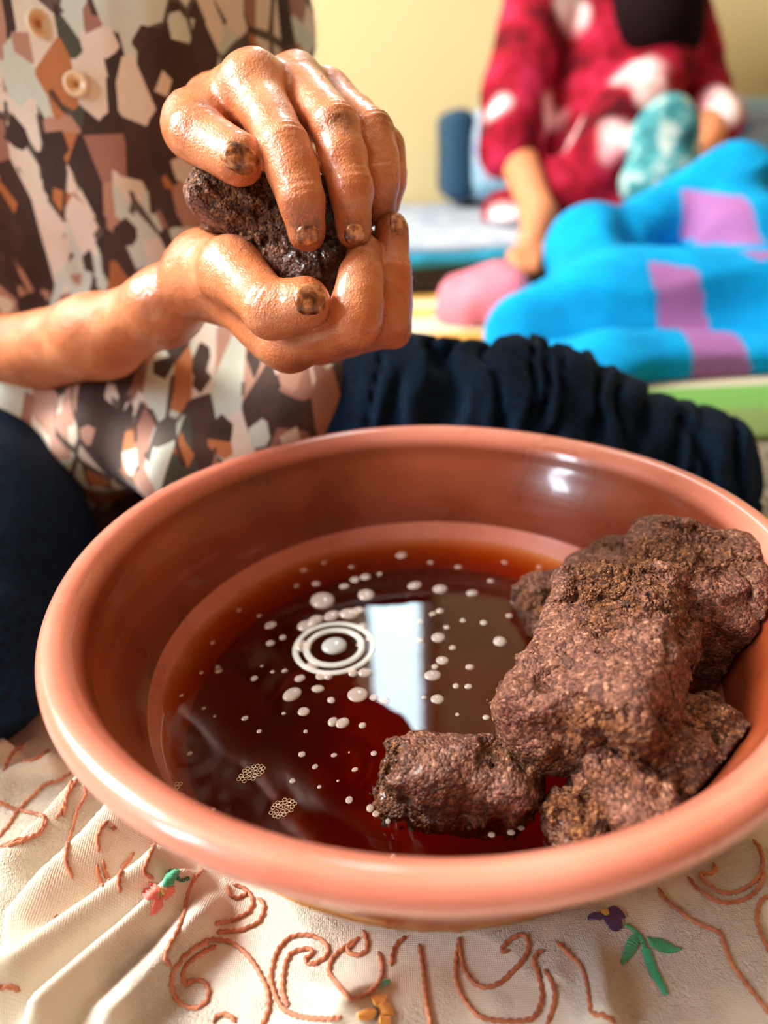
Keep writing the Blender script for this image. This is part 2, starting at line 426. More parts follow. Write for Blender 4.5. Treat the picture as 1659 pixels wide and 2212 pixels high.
# bright meniscus bead where the oil meets the clay
def arc_tube(r, z, a0, a1, tr_, n=60, m=6):
    V, Q = [], []
    for i, a in enumerate(np.linspace(a0, a1, n)):
        rr = tr_ * (.3 + .7 * abs(math.sin(i * .9)) * random.uniform(.4, 1))
        for b in np.linspace(0, 2 * math.pi, m, endpoint=False):
            V.append(((r + rr * math.cos(b)) * math.cos(a), (r + rr * math.cos(b)) * math.sin(a), z + rr * math.sin(b)))
    for i in range(n - 1):
        for j in range(m): Q.append((i * m + j, (i + 1) * m + j, (i + 1) * m + (j + 1) % m, i * m + (j + 1) % m))
    return V, Q
V, Q = arc_tube(.1146, -.0518, math.radians(178), math.radians(212), .0005, 90); mesh_obj('meniscus', V, Q, M_foam, oil)

# ================================================================== paste blocks
M_paste = mat('almond_paste', (112, 72, 52), .55, Specular_IOR_Level=.4)
t = NT(M_paste); c = t.coord()
a_c = t.attr('crust').outputs['Fac']; a_w = t.attr('wet').outputs['Fac']
def vor(sc, rnd_=1.0):
    v = t.n('ShaderNodeTexVoronoi'); v.inputs['Scale'].default_value = sc; v.inputs['Randomness'].default_value = rnd_; t.l(c, v.inputs['Vector']); return v
v1, v2, v3 = vor(420), vor(950), vor(1900)
def chan(v, k):
    q = t.n('ShaderNodeSeparateColor'); t.l(v.outputs['Color'], q.inputs[0]); return q.outputs[k]
grain = t.math('ADD', t.math('MULTIPLY', chan(v2, 0), .6), t.math('MULTIPLY', t.noise(c, 200, 4, .7), .55))
dry = t.ramp(grain, [(.18, (52, 26, 18)), (.5, (92, 52, 38)), (.82, (134, 86, 66)), (.97, (186, 138, 112))])
shaded_crumb = t.ramp(grain, [(.2, (40, 16, 6)), (.5, (88, 46, 20)), (.8, (136, 82, 42)), (.97, (184, 126, 78))])  # loose broken paste, its colour darkened to put shade on the block sides
colr = t.mix(a_c, shaded_crumb, dry); colr = t.mix(t.math('MULTIPLY', a_w, .62), colr, (40, 16, 8)); t.base(colr)
t.rough(t.math('SUBTRACT', .6, t.math('MULTIPLY', a_w, .36)))
hgt_ = t.math('ADD', t.math('MULTIPLY', v1.outputs['Distance'], .6), t.math('ADD', t.math('MULTIPLY', v2.outputs['Distance'], .55), t.math('MULTIPLY', v3.outputs['Distance'], .25)))
loose = t.math('SUBTRACT', 1.0, t.math('MULTIPLY', a_c, .62))
t.normal(t.bump(t.math('MULTIPLY', hgt_, loose), 1.0, -.0026))
t.l(t.math('MULTIPLY', a_w, .7), t.b.inputs['Coat Weight']); t.b.inputs['Coat Roughness'].default_value = .15
def rot_axes(rx, ry, rz):
    M = Matrix.Rotation(rz, 3, 'Z') @ Matrix.Rotation(ry, 3, 'Y') @ Matrix.Rotation(rx, 3, 'X'); return np.array(M)
IN_Z = [z + ZR for _, z in OUT[:19:-1]]; IN_R = [q for q, _ in OUT[:19:-1]]          # inner wall of the bowl, bottom up
def paste(label, c, half, R, rad=.010, seed=1, h=.00092, extra=(), crust_dir=None, wetfn=None, chips=(), rough=1.0, bias=0.0):
    c = np.asarray(c, float); m = np.linalg.norm(half) + .012
    for e in extra: m = max(m, np.linalg.norm(np.asarray(e[0]) - c) + np.linalg.norm(e[1]) + .006)
    S = Sdf(c - m, c + m, h)
    sl, X = S.sub(c - m, c + m)
    S.put(sl, rbox(X, c, half, R, rad))
    for e in extra: S.put(sl, rbox(X, np.asarray(e[0], float), e[1], e[2], e[3]), .008)
    for q, r in chips:                                   # bites broken out of the block
        S.F = np.maximum(S.F, (r - np.linalg.norm(X - np.asarray(q), axis=-1)).astype(np.float32))
    mk, pts = S.near(.008)
    cd_ = crust_dir if crust_dir is not None else np.array([0, 0, 1.])
    cr = vnoise(pts, 70, seed + 9)
    d = .0030 * vnoise(pts, 55, seed) + .0016 * vnoise(pts, 140, seed + 1)
    gran = worley(pts, 330, seed + 2)
    crumbly = np.clip(.5 - bias + 2.4 * vnoise(pts, 45, seed + 4), .10, 1)
    d = d * rough + crumbly * (.0040 * (gran - .35)) + .0005 * vnoise(pts, 420, seed + 3) + .0030 * crumbly * vnoise(pts, 190, seed + 12) + .0010 * crumbly
    crack = np.abs(vnoise(pts, 62, seed + 5)); d += .0034 * np.clip(1 - crack / .055, 0, 1) * (vnoise(pts, 30, seed + 6) > -.1)
    S.F[mk] += d.astype(np.float32)
    if c[2] < .15:                                       # stays inside the bowl
        lim = np.interp(X[..., 2], IN_Z, IN_R, left=-.05) - .0012; lim = np.where(X[..., 2] > IN_Z[-1], 1.0, lim)
        S.F = np.maximum(S.F, ((np.hypot(X[..., 0], X[..., 1]) - lim) * .9).astype(np.float32))
    V, Q = S.mesh()
    o = mesh_obj('paste_block', V - c, Q, M_paste); o.location = c
    me = o.data; N = np.zeros(len(V) * 3, np.float32); me.vertices.foreach_get('normal', N); N = N.reshape(-1, 3)
    g = vnoise(V, 45, seed + 4)
    cr = np.clip(.55 + 1.2 * bias + 1.1 * (N @ cd_ - .45) - 2.2 * g + .4 * vnoise(V, 120, seed + 7), 0, 1)
    wet = np.clip((.010 - (V[:, 2] - ZO)) / .012 + .4 * vnoise(V, 90, seed + 8), 0, 1) if wetfn is None else wetfn(V)
    add_attr(o, 'crust', cr); add_attr(o, 'wet', wet)
    return tag(o, label, 'food', 'blocks of pressed nut paste')
at = lambda px, py, z: G(px, py, z)
# biggest block, resting on the others: a slab with a flat crusted top
c1 = at(1305, 1440, .083)
paste('largest brown nut paste block, crusty topped, resting tilted on the other blocks', c1, (.0265, .038, .019), rot_axes(math.radians(10), math.radians(-14), math.radians(-33)), .008, 11,
      extra=[(at(1180, 1560, .070), (.013, .014, .013), rot_axes(.3, .2, .4), .007)],
      bias=.16,
      chips=[(at(1215, 1385, .101), .0055), (at(1185, 1450, .097), .006), (at(1262, 1560, .080), .007), (at(1340, 1570, .084), .006), (at(1075, 1380, .075), .012)])
c2 = at(1535, 1322, .071)
paste('rounded brown nut paste block with a cracked top leaning on the bowl wall', c2, (.039, .031, .029), rot_axes(.1, .12, -.35), .016, 23,
      extra=[(at(1335, 1262, .062), (.022, .020, .016), rot_axes(0, 0, .5), .010)], chips=[(at(1560, 1215, .106), .006)])
c3 = at(1205, 1303, .052)
paste('small brown lump of nut paste floating by the far wall of the bowl', c3, (.019, .015, .013), rot_axes(.1, 0, .2), .009, 31)
c4 = at(982, 1690, .053)
paste('wet dark nut paste block lying half sunk in the oil, apart from the pile', c4, (.0275, .0135, .017), rot_axes(.18, .10, -.12), .009, 47, wetfn=lambda V: np.clip(.55 + .6 * vnoise(V, 60, 3) + (.055 - V[:, 2]) / .02, .25, 1))
c5 = at(1438, 1678, .063)
paste('squarish brown nut paste block wedged between the bowl rim and the largest block', c5, (.028, .0185, .0195), rot_axes(.25, -.12, .30), .009, 59, chips=[(at(1410, 1755, .066), .005)])
c6 = at(1275, 1770, .057)
paste('small crumbly nut paste chunk touching the near bowl wall', c6, (.0135, .012, .014), rot_axes(.2, .1, .3), .008, 67)

# ================================================================== embroidered cloth
M_cloth = mat('cream_linen', (238, 230, 210), .85, Sheen_Weight=.25)
t = NT(M_cloth); c = t.coord()
w1 = t.n('ShaderNodeTexWave', wave_type='BANDS', bands_direction='X'); w2 = t.n('ShaderNodeTexWave', wave_type='BANDS', bands_direction='Y')
for wv in (w1, w2):
    t.l(c, wv.inputs['Vector']); wv.inputs['Scale'].default_value = 430; wv.inputs['Distortion'].default_value = 1.6; wv.inputs['Detail'].default_value = 2; wv.inputs['Detail Scale'].default_value = 3
crk = t.noise(c, 620, 3, .6, 1.2); zone = t.ramp(t.noise(c, 26, 2), [(.46, (0, 0, 0)), (.56, (255, 255, 255))])
weave = t.math('ADD', w1.outputs['Fac'], w2.outputs['Fac'])
t.base(t.mix(t.math('MULTIPLY', zone, t.math('MULTIPLY', crk, .55)), t.ramp(t.noise(c, 9, 3), [(.3, (218, 207, 186)), (.7, (218, 212, 200))]), (160, 148, 134)))
t.normal(t.bump(t.math('MULTIPLY', zone, crk), .8, .0018, t.bump(weave, .30, .0004)))
def px_line(pts, z=.008): return np.array([G(x, y, z)[:2] for x, y in pts])
c3f = lambda x, y: (x / 2.37, 1540 + y / 2.37)
c4f = lambda x, y: (400 + x / 2.514, 1850 + y / 2.514)
c5f = lambda x, y: (960 + x / 2.373, 1750 + y / 2.373)
RIDGES = [  # photo polyline, height, width on its left side, width on its right side
    (px_line([c3f(480, 380), c3f(250, 660), c3f(0, 900)]), .010, .016, .004),
    (px_line([c3f(690, 560), c3f(500, 780), c3f(270, 1010), c3f(60, 1290)]), .014, .020, .0035),
    (px_line([c3f(960, 740), c3f(760, 940), c3f(480, 1150), c3f(130, 1420), c3f(-80, 1500)]), .013, .010, .006),
    (px_line([c3f(1060, 790), c3f(900, 1000), c3f(640, 1250), c3f(260, 1593), c3f(150, 1720)]), .011, .006, .007),
    (px_line([c3f(1150, 850), c3f(1060, 1080), c3f(880, 1310), c3f(700, 1500), c3f(500, 1700)]), .008, .004, .012),
    (px_line([c4f(1070, 400), c4f(1000, 620), c4f(880, 790), c4f(800, 960)]), .008, .020, .003),
    (px_line([c4f(1260, 470), c4f(1120, 640), c4f(980, 780), c4f(840, 920)]), .010, .003, .014),
    (px_line([c5f(560, 600), c5f(575, 690), c5f(560, 850)]), .0045, .008, .003),
    (px_line([c5f(740, 540), c5f(770, 700), c5f(800, 900), c5f(820, 1130)]), .006, .006, .007),
    (px_line([c3f(60, 200), c3f(-60, 330)]), .008, .01, .006),
    (px_line([c3f(330, 250), c3f(100, 330), c3f(-60, 420)]), .006, .008, .006),
]
def fold(d, wl, wr): return np.where(d > 0, np.exp(-(d / wl) ** 2), np.exp(-(d / wr) ** 2))
def cloth_h(XY):
    XY = np.atleast_2d(XY); z = np.full(len(XY), .0)
    for line, hgt, wl, wr in RIDGES:
        best = np.full(len(XY), 9.0); sg = np.zeros(len(XY)); along = np.zeros(len(XY)); L = 0
        seg = np.linalg.norm(np.diff(line, axis=0), axis=1); tot = seg.sum()
        for k in range(len(line) - 1):
            a, b = line[k], line[k + 1]; ab = b - a
            tt = np.clip(((XY - a) @ ab) / (ab @ ab), 0, 1); D = XY - a - tt[:, None] * ab; dist = np.linalg.norm(D, axis=1)
            m = dist < best; best[m] = dist[m]; sg[m] = np.sign(D[m, 0] * ab[1] - D[m, 1] * ab[0]) * -1; along[m] = (L + tt[m] * seg[k]) / tot; L += seg[k]
        hgt = hgt * 1.7; z = np.maximum(z, hgt * fold(best * sg, wl, wr) * np.clip(along * 5 + .35, 0, 1) * np.clip((1 - along) * 6 + .5, 0, 1)) + .12 * hgt * fold(best * sg, wl, wr)
    X3 = np.column_stack([XY, np.zeros(len(XY))])
    z = z + .0010 * vnoise(X3, 28, 5) + .0004 * vnoise(X3, 90, 6)
    r = np.linalg.norm(XY, axis=1); f = np.clip((r - .098) / .03, 0, 1); f = f * f * (3 - 2 * f)
    # slack cloth rises a little in front of the bowl
    return np.maximum(.0014 + (z + .0020) * f, .0006)
cx0, cx1, cy0, cy1, ch = -.46, .42, -.30, .10, .0016
gx = np.arange(cx0, cx1, ch); gy = np.arange(cy0, cy1, ch)
gg = np.stack(np.meshgrid(gx, gy, indexing='ij'), -1).reshape(-1, 2)
V = np.column_stack([gg, cloth_h(gg)])
ni, nj = len(gx), len(gy); I, J = np.meshgrid(np.arange(ni - 1), np.arange(nj - 1), indexing='ij'); a = (I * nj + J).ravel()
Q = np.stack([a, a + nj, a + nj + 1, a + 1], 1)
cloth = mesh_obj('tablecloth', V, Q, M_cloth)
tag(cloth, 'cream linen cloth with brown corded scroll embroidery spread under the bowl', 'tablecloth')

HG = V[:, 2].reshape(ni, nj).copy()
def cloth_h(XY):                                          # looked up on the finished cloth
    XY = np.atleast_2d(XY); u = np.clip((XY[:, 0] - cx0) / ch, 0, ni - 1.001); v = np.clip((XY[:, 1] - cy0) / ch, 0, nj - 1.001)
    i = u.astype(int); j = v.astype(int); u = u - i; v = v - j
    return (HG[i, j] * (1 - u) + HG[i + 1, j] * u) * (1 - v) + (HG[i, j + 1] * (1 - u) + HG[i + 1, j + 1] * u) * v
def on_cloth(px, py):
    z = .006
    for _ in range(12): p = G(px, py, z); z = .6 * z + .4 * float(cloth_h(p[:2])[0])
    p = G(px, py, z); return np.array([p[0], p[1], float(cloth_h(p[:2])[0])])
def on_cloth_many(pp):
    pp = np.asarray(pp, float); D = FW + ((pp[:, :1] - W / 2) / F) * RT + ((H / 2 - pp[:, 1:]) / F) * UP
    z = np.full(len(pp), .034); hit = np.zeros(len(pp), bool)
    for lev in np.linspace(.034, .0, 58):                 # march down each ray to the first fold it meets
        zz = np.where(hit, z, lev); pt = CAM + D * ((zz - CAM[2]) / D[:, 2])[:, None]
        hit |= cloth_h(pt[:, :2]) >= zz; z = zz
    pt = CAM + D * ((z - CAM[2]) / D[:, 2])[:, None]
    return np.column_stack([pt[:, :2], cloth_h(pt[:, :2])])
def tube(path, r, m=8, twist=0, lobes=2, depth=.28, taper=False):
    path = np.asarray(path); T_ = np.gradient(path, axis=0); T_ /= np.linalg.norm(T_, axis=1)[:, None] + 1e-12
    up = np.array([0, 0, 1.]); S_ = np.cross(T_, up); S_ /= np.linalg.norm(S_, axis=1)[:, None] + 1e-9; N_ = np.cross(S_, T_)
    s = np.concatenate([[0], np.cumsum(np.linalg.norm(np.diff(path, axis=0), axis=1))])
    b = np.linspace(0, 2 * np.pi, m, endpoint=False)
    rr = r * (1 + (depth * np.cos(lobes * b[None] - s[:, None] * twist) if twist else 0 * b[None] + 0 * s[:, None]))
    if taper: rr = rr * np.clip(np.minimum(s, s[-1] - s) / (2 * r) + .3, 0, 1)[:, None]
    V = path[:, None] + rr[..., None] * (np.cos(b)[None, :, None] * S_[:, None] + np.sin(b)[None, :, None] * N_[:, None])
    n = len(path); i = np.arange(n - 1)[:, None]; j = np.arange(m)[None]
    Q = np.stack([i * m + j, i * m + (j + 1) % m, (i + 1) * m + (j + 1) % m, (i + 1) * m + j], -1).reshape(-1, 4)
    return V.reshape(-1, 3), Q
def resample(path, step):
    s = np.concatenate([[0], np.cumsum(np.linalg.norm(np.diff(path, axis=0), axis=1))]); n = max(3, int(s[-1] / step))
    q = np.linspace(0, s[-1], n); return np.column_stack([np.interp(q, s, path[:, k]) for k in range(path.shape[1])])
M_cord = mat('copper_embroidery_cord', (176, 98, 58), .5, Sheen_Weight=.4)
t = NT(M_cord); t.base(t.ramp(t.noise(t.coord(), 160, 3), [(.3, (150, 78, 42)), (.7, (200, 124, 82))]))
SCROLLS = [
    (c3f, [(955, 1410), (985, 1380), (1030, 1375), (1065, 1410), (1065, 1470), (1030, 1505), (970, 1515), (910, 1480), (885, 1420), (885, 1350), (920, 1290), (990, 1220), (1060, 1180), (1130, 1170), (1200, 1190), (1270, 1250), (1330, 1340), (1370, 1430), (1375, 1520), (1350, 1590), (1330, 1640)]),
    (c3f, [(955, 1410), (938, 1350), (962, 1300), (1030, 1240), (1110, 1198)]),
    (c3f, [(1165, 885), (1172, 930), (1212, 952), (1258, 935), (1272, 910)]),
    (c3f, [(1190, 882), (1250, 905), (1290, 950), (1290, 1000), (1250, 1040), (1180, 1070), (1100, 1085)]),
    (c3f, [(1320, 950), (1350, 985), (1340, 1050), (1300, 1090), (1220, 1120), (1110, 1130)]),
    (c4f, [(660, 590), (720, 580), (770, 540), (775, 500), (740, 460), (680, 435), (610, 435), (550, 460), (500, 520), (475, 590), (465, 670), (490, 760), (530, 830), (590, 865), (680, 885), (800, 890), (850, 885)]),
    (c4f, [(660, 590), (655, 560), (692, 530), (670, 508), (610, 515), (570, 540), (545, 590), (530, 680), (535, 760), (560, 820)]),
    (c4f, [(965, 405), (985, 460), (985, 510), (950, 540), (900, 535), (880, 505), (925, 478)]),
    (c4f, [(950, 445), (900, 475), (840, 520), (795, 570), (780, 630), (810, 680), (860, 740), (900, 780), (950, 770), (1030, 720), (1065, 650), (1065, 580), (1050, 520)]),
    (c4f, [(1200, 440), (1150, 480), (1125, 540), (1120, 600)]),
    (c4f, [(1270, 480), (1290, 600), (1300, 700), (1310, 800), (1335, 930)]),
    (c4f, [(150, 910), (165, 880), (200, 862), (245, 872), (275, 905)]),
    (c5f, [(80, 655), (60, 760), (60, 870), (90, 960), (140, 1030), (200, 1070), (300, 1085), (430, 1080), (480, 1030), (500, 950), (480, 850), (455, 780), (480, 735), (515, 725)]),
    (c5f, [(70, 660), (82, 740), (100, 820), (150, 890), (210, 915), (280, 890), (350, 830), (410, 760), (430, 690), (400, 645), (350, 660), (310, 690), (290, 730), (330, 722)]),
    (c5f, [(510, 820), (550, 890), (565, 960), (550, 1040), (520, 1110)]),
    (c5f, [(570, 680), (640, 750), (700, 810), (730, 900), (745, 1000), (755, 1050), (810, 1060), (880, 1100)]),
    (c5f, [(1095, 400), (1130, 460), (1200, 520), (1280, 580), (1400, 630), (1430, 690), (1470, 790), (1540, 890), (1610, 980), (1680, 1070)]),
    (c5f, [(1375, 275), (1390, 305), (1360, 332), (1310, 330), (1340, 380), (1400, 420), (1470, 430), (1550, 400), (1610, 340), (1630, 270), (1615, 200), (1580, 155)]),
    (c5f, [(1245, 345), (1290, 400), (1370, 460), (1460, 480), (1550, 455), (1610, 400), (1640, 320)]),
    (c5f, [(1690, 440), (1620, 470), (1600, 560), (1620, 640), (1680, 770)]),
    (c3f, [(430, 370), (440, 430), (400, 500), (375, 600), (345, 690), (340, 770), (375, 855)]),
    (c3f, [(400, 340), (350, 420), (320, 500), (290, 550)]), (c3f, [(372, 350), (345, 430), (330, 540)]),
    (c3f, [(-20, 460), (90, 500), (180, 520), (225, 540), (215, 600), (170, 640), (100, 655), (0, 690)]),
    (c3f, [(370, 310), (290, 360), (240, 370), (170, 430), (100, 500), (50, 570), (-10, 650)]),
    (c3f, [(240, 540), (230, 590), (180, 640), (90, 672), (20, 690)]),
    (c3f, [(560, 560), (520, 600), (500, 650), (510, 720)]),
    (c3f, [(560, 590), (600, 600)]),
    (c3f, [(800, 650), (760, 760), (740, 820), (790, 860)]), (c3f, [(690, 720), (640, 790), (610, 850), (620, 940)]),
    (c3f, [(500, 780), (505, 830), (525, 890)]), (c3f, [(530, 760), (540, 820), (560, 860)]),
    (c3f, [(1040, 800), (990, 870), (960, 950), (940, 1040), (900, 1140), (860, 1220), (850, 1270), (880, 1310)]),
    (c3f, [(-20, 1420), (60, 1415), (115, 1435)]),
    (c3f, [(130, 160), (60, 230), (20, 300)]), (c3f, [(260, 190), (180, 240), (120, 250)]),
]
for fn, pts in SCROLLS:
    pp = smooth_poly([fn(*q) for q in pts], 10); w3 = on_cloth_many(pp); w3 = resample(w3, .0006); w3[:, 2] = cloth_h(w3[:, :2]) + .0004
    V, Q = tube(w3, .00075, 8, 2 * math.pi / .0028, 2, .28, True); mesh_obj('embroidered_scroll', V, Q, M_cord, cloth)
def in_view(p3):
    q = p3 - CAM; d = q @ FW; x = W / 2 + F * (q @ RT) / d; y = H / 2 - F * (q @ UP) / d
    return bool(((x > -60) & (x < W + 60) & (y > 0) & (y < H + 60) & (d > 0)).any())
for dx, dy, ang in ((.30, -.03, .5), (-.30, -.05, -.4), (.05, -.14, .1), (-.18, -.15, .3), (.22, -.16, -.3)):
    for fn, pts in SCROLLS[:20]:
        w3 = on_cloth_many(smooth_poly([fn(*q) for q in pts], 8))[:, :2]; m_ = np.array([.0, -.13])
        w2 = (w3 - m_) @ np.array([[math.cos(ang), math.sin(ang)], [-math.sin(ang), math.cos(ang)]]) + m_ + (dx, dy)
        if (w2[:, 0] < cx0 + .01).any() or (w2[:, 0] > cx1 - .01).any() or (w2[:, 1] < cy0 + .01).any() or (np.hypot(*w2.T) < .11).any(): continue
        w2 = resample(w2, .0009); p3 = np.column_stack([w2, cloth_h(w2) + .0004])
        if in_view(p3): continue
        V, Q = tube(p3, .00075, 6, 2 * math.pi / .0028, 2, .28, True); mesh_obj('embroidered_scroll', V, Q, M_cord, cloth)
def threads(name, groups, parent):
    """satin stitch: threads running between two edges"""
    V, Q, mi = [], [], []; mats = []; k = 0
    for rgb, fn, A, B, n in groups:
        m = mat(name + '_thread', rgb, .45, Sheen_Weight=.4)
        A = resample(smooth_poly([fn(*q) for q in A], 6), .1) ; B = resample(smooth_poly([fn(*q) for q in B], 6), .1)
        fa = np.linspace(0, len(A) - 1, n).astype(int); fb = np.linspace(0, len(B) - 1, n).astype(int)
        for i in range(n):
            a_, b_ = A[fa[i]], B[fb[i]]; pp = np.linspace(a_ + np.random.uniform(-.6, .6, 2), b_ + np.random.uniform(-.6, .6, 2), 6)
            w3 = on_cloth_many(pp); w3[:, 2] += .0003 + .0004 * np.sin(np.linspace(0, np.pi, 6))
            v, q = tube(w3, .00045, 6); V.append(v); Q.append(q + k); k += len(v); mi += [len(mats)] * len(q)
        mats.append(m)
    o = mesh_obj(name, np.concatenate(V), np.concatenate(Q), None, parent, mats=mats)
    o.data.polygons.foreach_set('material_index', np.array(mi, np.int32)); return o
np.random.seed(3)
GRN = (52, 150, 98); GR2 = (46, 168, 124)
threads('embroidered_sprig', [(GRN, c5f, [(925, 590), (980, 640), (1020, 720)], [(945, 595), (1000, 640), (1040, 715)], 14),
    (GRN, c5f, [(975, 640), (940, 670), (915, 740), (910, 795)], [(1000, 655), (990, 700), (960, 750), (925, 780)], 16),
    (GRN, c5f, [(1040, 660), (1100, 665), (1160, 695), (1208, 714)], [(1060, 695), (1100, 730), (1150, 740), (1200, 722)], 18),
    (GR2, c5f, [(1010, 720), (1035, 800), (1075, 880), (1120, 950)], [(1050, 720), (1080, 800), (1110, 870), (1145, 950)], 26)], cloth)
PUR = (74, 34, 92)
threads('embroidered_violet', [(PUR, c5f, [(840, 510), (870, 500), (900, 520)], [(860, 560), (890, 565), (925, 560)], 12),
    (PUR, c5f, [(840, 560), (870, 565), (900, 570)], [(850, 610), (880, 625), (905, 600)], 12),
    (PUR, c5f, [(760, 535), (740, 548), (735, 560)], [(815, 545), (805, 556), (795, 565)], 10),
    (PUR, c5f, [(810, 555), (825, 580), (845, 600)], [(850, 555), (860, 570), (865, 590)], 10),
    ((206, 170, 70), c5f, [(805, 515), (820, 510), (835, 512)], [(808, 540), (825, 545), (838, 540)], 8)], cloth)
threads('embroidered_coral_flower', [((232, 112, 96), c3f, [(740, 915), (735, 940), (760, 960)], [(810, 930), (805, 945), (800, 960)], 12),
    ((232, 112, 96), c3f, [(775, 1040), (800, 1030), (830, 1000)], [(800, 960), (815, 960), (830, 950)], 12),
    ((236, 128, 108), c3f, [(895, 900), (890, 930), (860, 960)], [(845, 925), (845, 940), (838, 955)], 12),
    ((232, 112, 96), c3f, [(765, 880), (790, 885), (815, 900)], [(790, 915), (805, 918), (820, 922)], 10),
    ((222, 190, 92), c3f, [(815, 905), (825, 915), (830, 930)], [(835, 915), (842, 925), (842, 938)], 7),
    ((56, 164, 122), c3f, [(870, 815), (845, 850), (835, 890)], [(920, 812), (905, 850), (875, 895)], 18),
    ((30, 110, 84), c3f, [(915, 850), (935, 862), (965, 852)], [(912, 862), (935, 872), (970, 860)], 8)], cloth)
YEL = (240, 176, 84)
threads('embroidered_yellow_flower', [(YEL, c4f, [(1010, 770), (1040, 760), (1090, 765)], [(1040, 820), (1060, 820), (1080, 825)], 12),
    (YEL, c4f, [(1090, 790), (1120, 830), (1130, 860)], [(1050, 830), (1060, 850), (1060, 865)], 12),
    (YEL, c4f, [(940, 860), (990, 835), (1030, 840)], [(945, 890), (990, 895), (1035, 880)], 14),
    (YEL, c4f, [(1060, 870), (1085, 880), (1110, 880)], [(1060, 910), (1080, 920), (1110, 920)], 10),
    ((92, 84, 70), c4f, [(1020, 830), (1045, 850), (1025, 890)], [(1028, 828), (1052, 850), (1032, 892)], 5),
    ((92, 190, 158), c4f, [(1060, 690), (1050, 705), (1040, 715)], [(1110, 680), (1095, 698), (1085, 705)], 8)], cloth)
# drop of oil soaked into the cloth
V, Q = dome(18, 4, .25); sp = on_cloth(114, 1990)
o = mesh_obj('oil_stain', V, Q, mat('oil_spot', (122, 56, 28), .4), cloth); o.location = sp; o.scale = (.0014, .0024, .0006); o.rotation_euler = (0, 0, -.3)

# ================================================================== the person squeezing paste
from mathutils.bvhtree import BVHTree
def bvh(V, Q): return BVHTree.FromPolygons([tuple(v) for v in V], [tuple(int(i) for i in q) for q in Q])
def finger(S, palm, pts, rs, kf=.005, dorsal=None, crease=(1,), bulge=.0):
    pts = [np.asarray(p, float) for p in pts]
    sl, X = S.sub(*bounds(pts, rs, .012)); d = None
    for i in range(len(pts) - 1):
        e = capd(X, pts[i], pts[i + 1], rs[i], rs[i + 1]); d = e if d is None else smin(d, e, .0035)
    for i in crease:
        ax = pts[i + 1] - pts[i - 1]; ax /= np.linalg.norm(ax); s = (X - pts[i]) @ ax; near = np.exp(-(s / .0055) ** 2)
        side = 1.0 if dorsal is None else np.clip(((X - pts[i]) @ dorsal) / rs[i], 0, 1)
        d = d - bulge * near + .00038 * np.cos(2 * np.pi * s / .0030) * near * side
    if len(pts) == 4:                                   # fleshy pad between the knuckles
        mid = .5 * (pts[1] + pts[2]); d = smin(d, np.linalg.norm(X - mid, axis=-1) - (rs[1] + rs[2]) / 2 * 1.02, .005)
    S.F[sl] = np.minimum(S.F[sl], smin(d, palm[sl], kf)).astype(np.float32)
HH = .0010
# --- right hand (palm up, below) and forearm
wr = P(452, 592, .330); fa = [P(350, 668, .352), P(215, 728, .395), P(20, 775, .455), P(-170, 815, .500)]
RI = [P(628, 742, .294), P(768, 698, .270), P(780, 598, .272), P(788, 545, .280)]
RM = [P(690, 730, .316), P(836, 692, .288), P(842, 590, .286), P(847, 497, .288)]
RG = [P(712, 735, .336), P(846, 708, .311), P(848, 610, .311), P(846, 550, .312)]
RP = [P(700, 715, .352), P(815, 712, .334), P(832, 640, .334), P(835, 590, .334)]
RTb = [P(462, 585, .318), P(502, 585, .292), P(586, 668, .2680), P(655, 654, .2625)]
allp = np.array(fa + RI + RM + RG + RP + RTb + [wr])
S = Sdf(allp.min(0) - .045, allp.max(0) + .035, HH)
add_chain(S, [wr] + fa, [.0150, .0158, .0205, .0245, .031], .012, (FW, 1.35))
for mcp, r in ((RI[0], .0112), (RM[0], .0108), (RG[0], .0102), (RP[0], .0098)): add_cap(S, wr, mcp, .0150, r, .010)
add_cap(S, P(600, 690, .305), P(690, 690, .345), .012, .011, .012)        # palm flesh
add_cap(S, RTb[0], RTb[1], .0150, .0122, .008)                             # ball of the thumb
add_cap(S, RTb[1], P(600, 730, .300), .0090, .0080, .010)                  # web
palm = S.F.copy()
finger(S, palm, RTb[1:], [.0120, .0106, .0098], .006, -FW, (1,))
finger(S, palm, RI, [.0110, .0090, .0080, .0072], .005, -UP + RT, (1, 2))
finger(S, palm, RM, [.0108, .0090, .0080, .0070], .004, RT, (1, 2))
finger(S, palm, RG, [.0100, .0084, .0076, .0068], .004, RT, (1, 2))
finger(S, palm, RP, [.0092, .0076, .0068, .0062], .004, RT, (1,))
mk, pts = S.near(.004); S.F[mk] += (.0005 * vnoise(pts, 90, 3) + .00016 * vnoise(pts, 420, 4)).astype(np.float32)
VR, QR = S.mesh()
# --- left hand (over the lump) and forearm
wl = P(535, 262, .372); el = P(575, 345, .545)
LI = [P(546, 190, .288), P(617, 322, .264), P(652, 430, .262), P(662, 502, .267)]
LM = [P(642, 178, .302), P(724, 275, .270), P(757, 408, .268), P(765, 500, .273)]
LG = [P(712, 210, .314), P(804, 292, .286), P(820, 385, .284), P(820, 452, .288)]
LP = [P(768, 258, .326), P(834, 318, .301), P(840, 392, .301), P(836, 442, .304)]
LT = [P(470, 252, .340), P(424, 272, .297), P(428, 292, .274), P(514, 343, .2640)]
allp = np.array([wl, el] + LI + LM + LG + LP + LT)
S = Sdf(allp.min(0) - .04, allp.max(0) + .035, HH)
add_chain(S, [wl, .5 * (wl + el), el], [.0165, .022, .030], .012, (RT, 1.35))
for mcp, r in ((LI[0], .0108), (LM[0], .0106), (LG[0], .0100), (LP[0], .0092)): add_cap(S, wl, mcp, .0165, r, .010)
add_cap(S, LT[0], LT[1], .0150, .0120, .010)
add_cap(S, P(470, 235, .330), LI[0], .0110, .0100, .014)
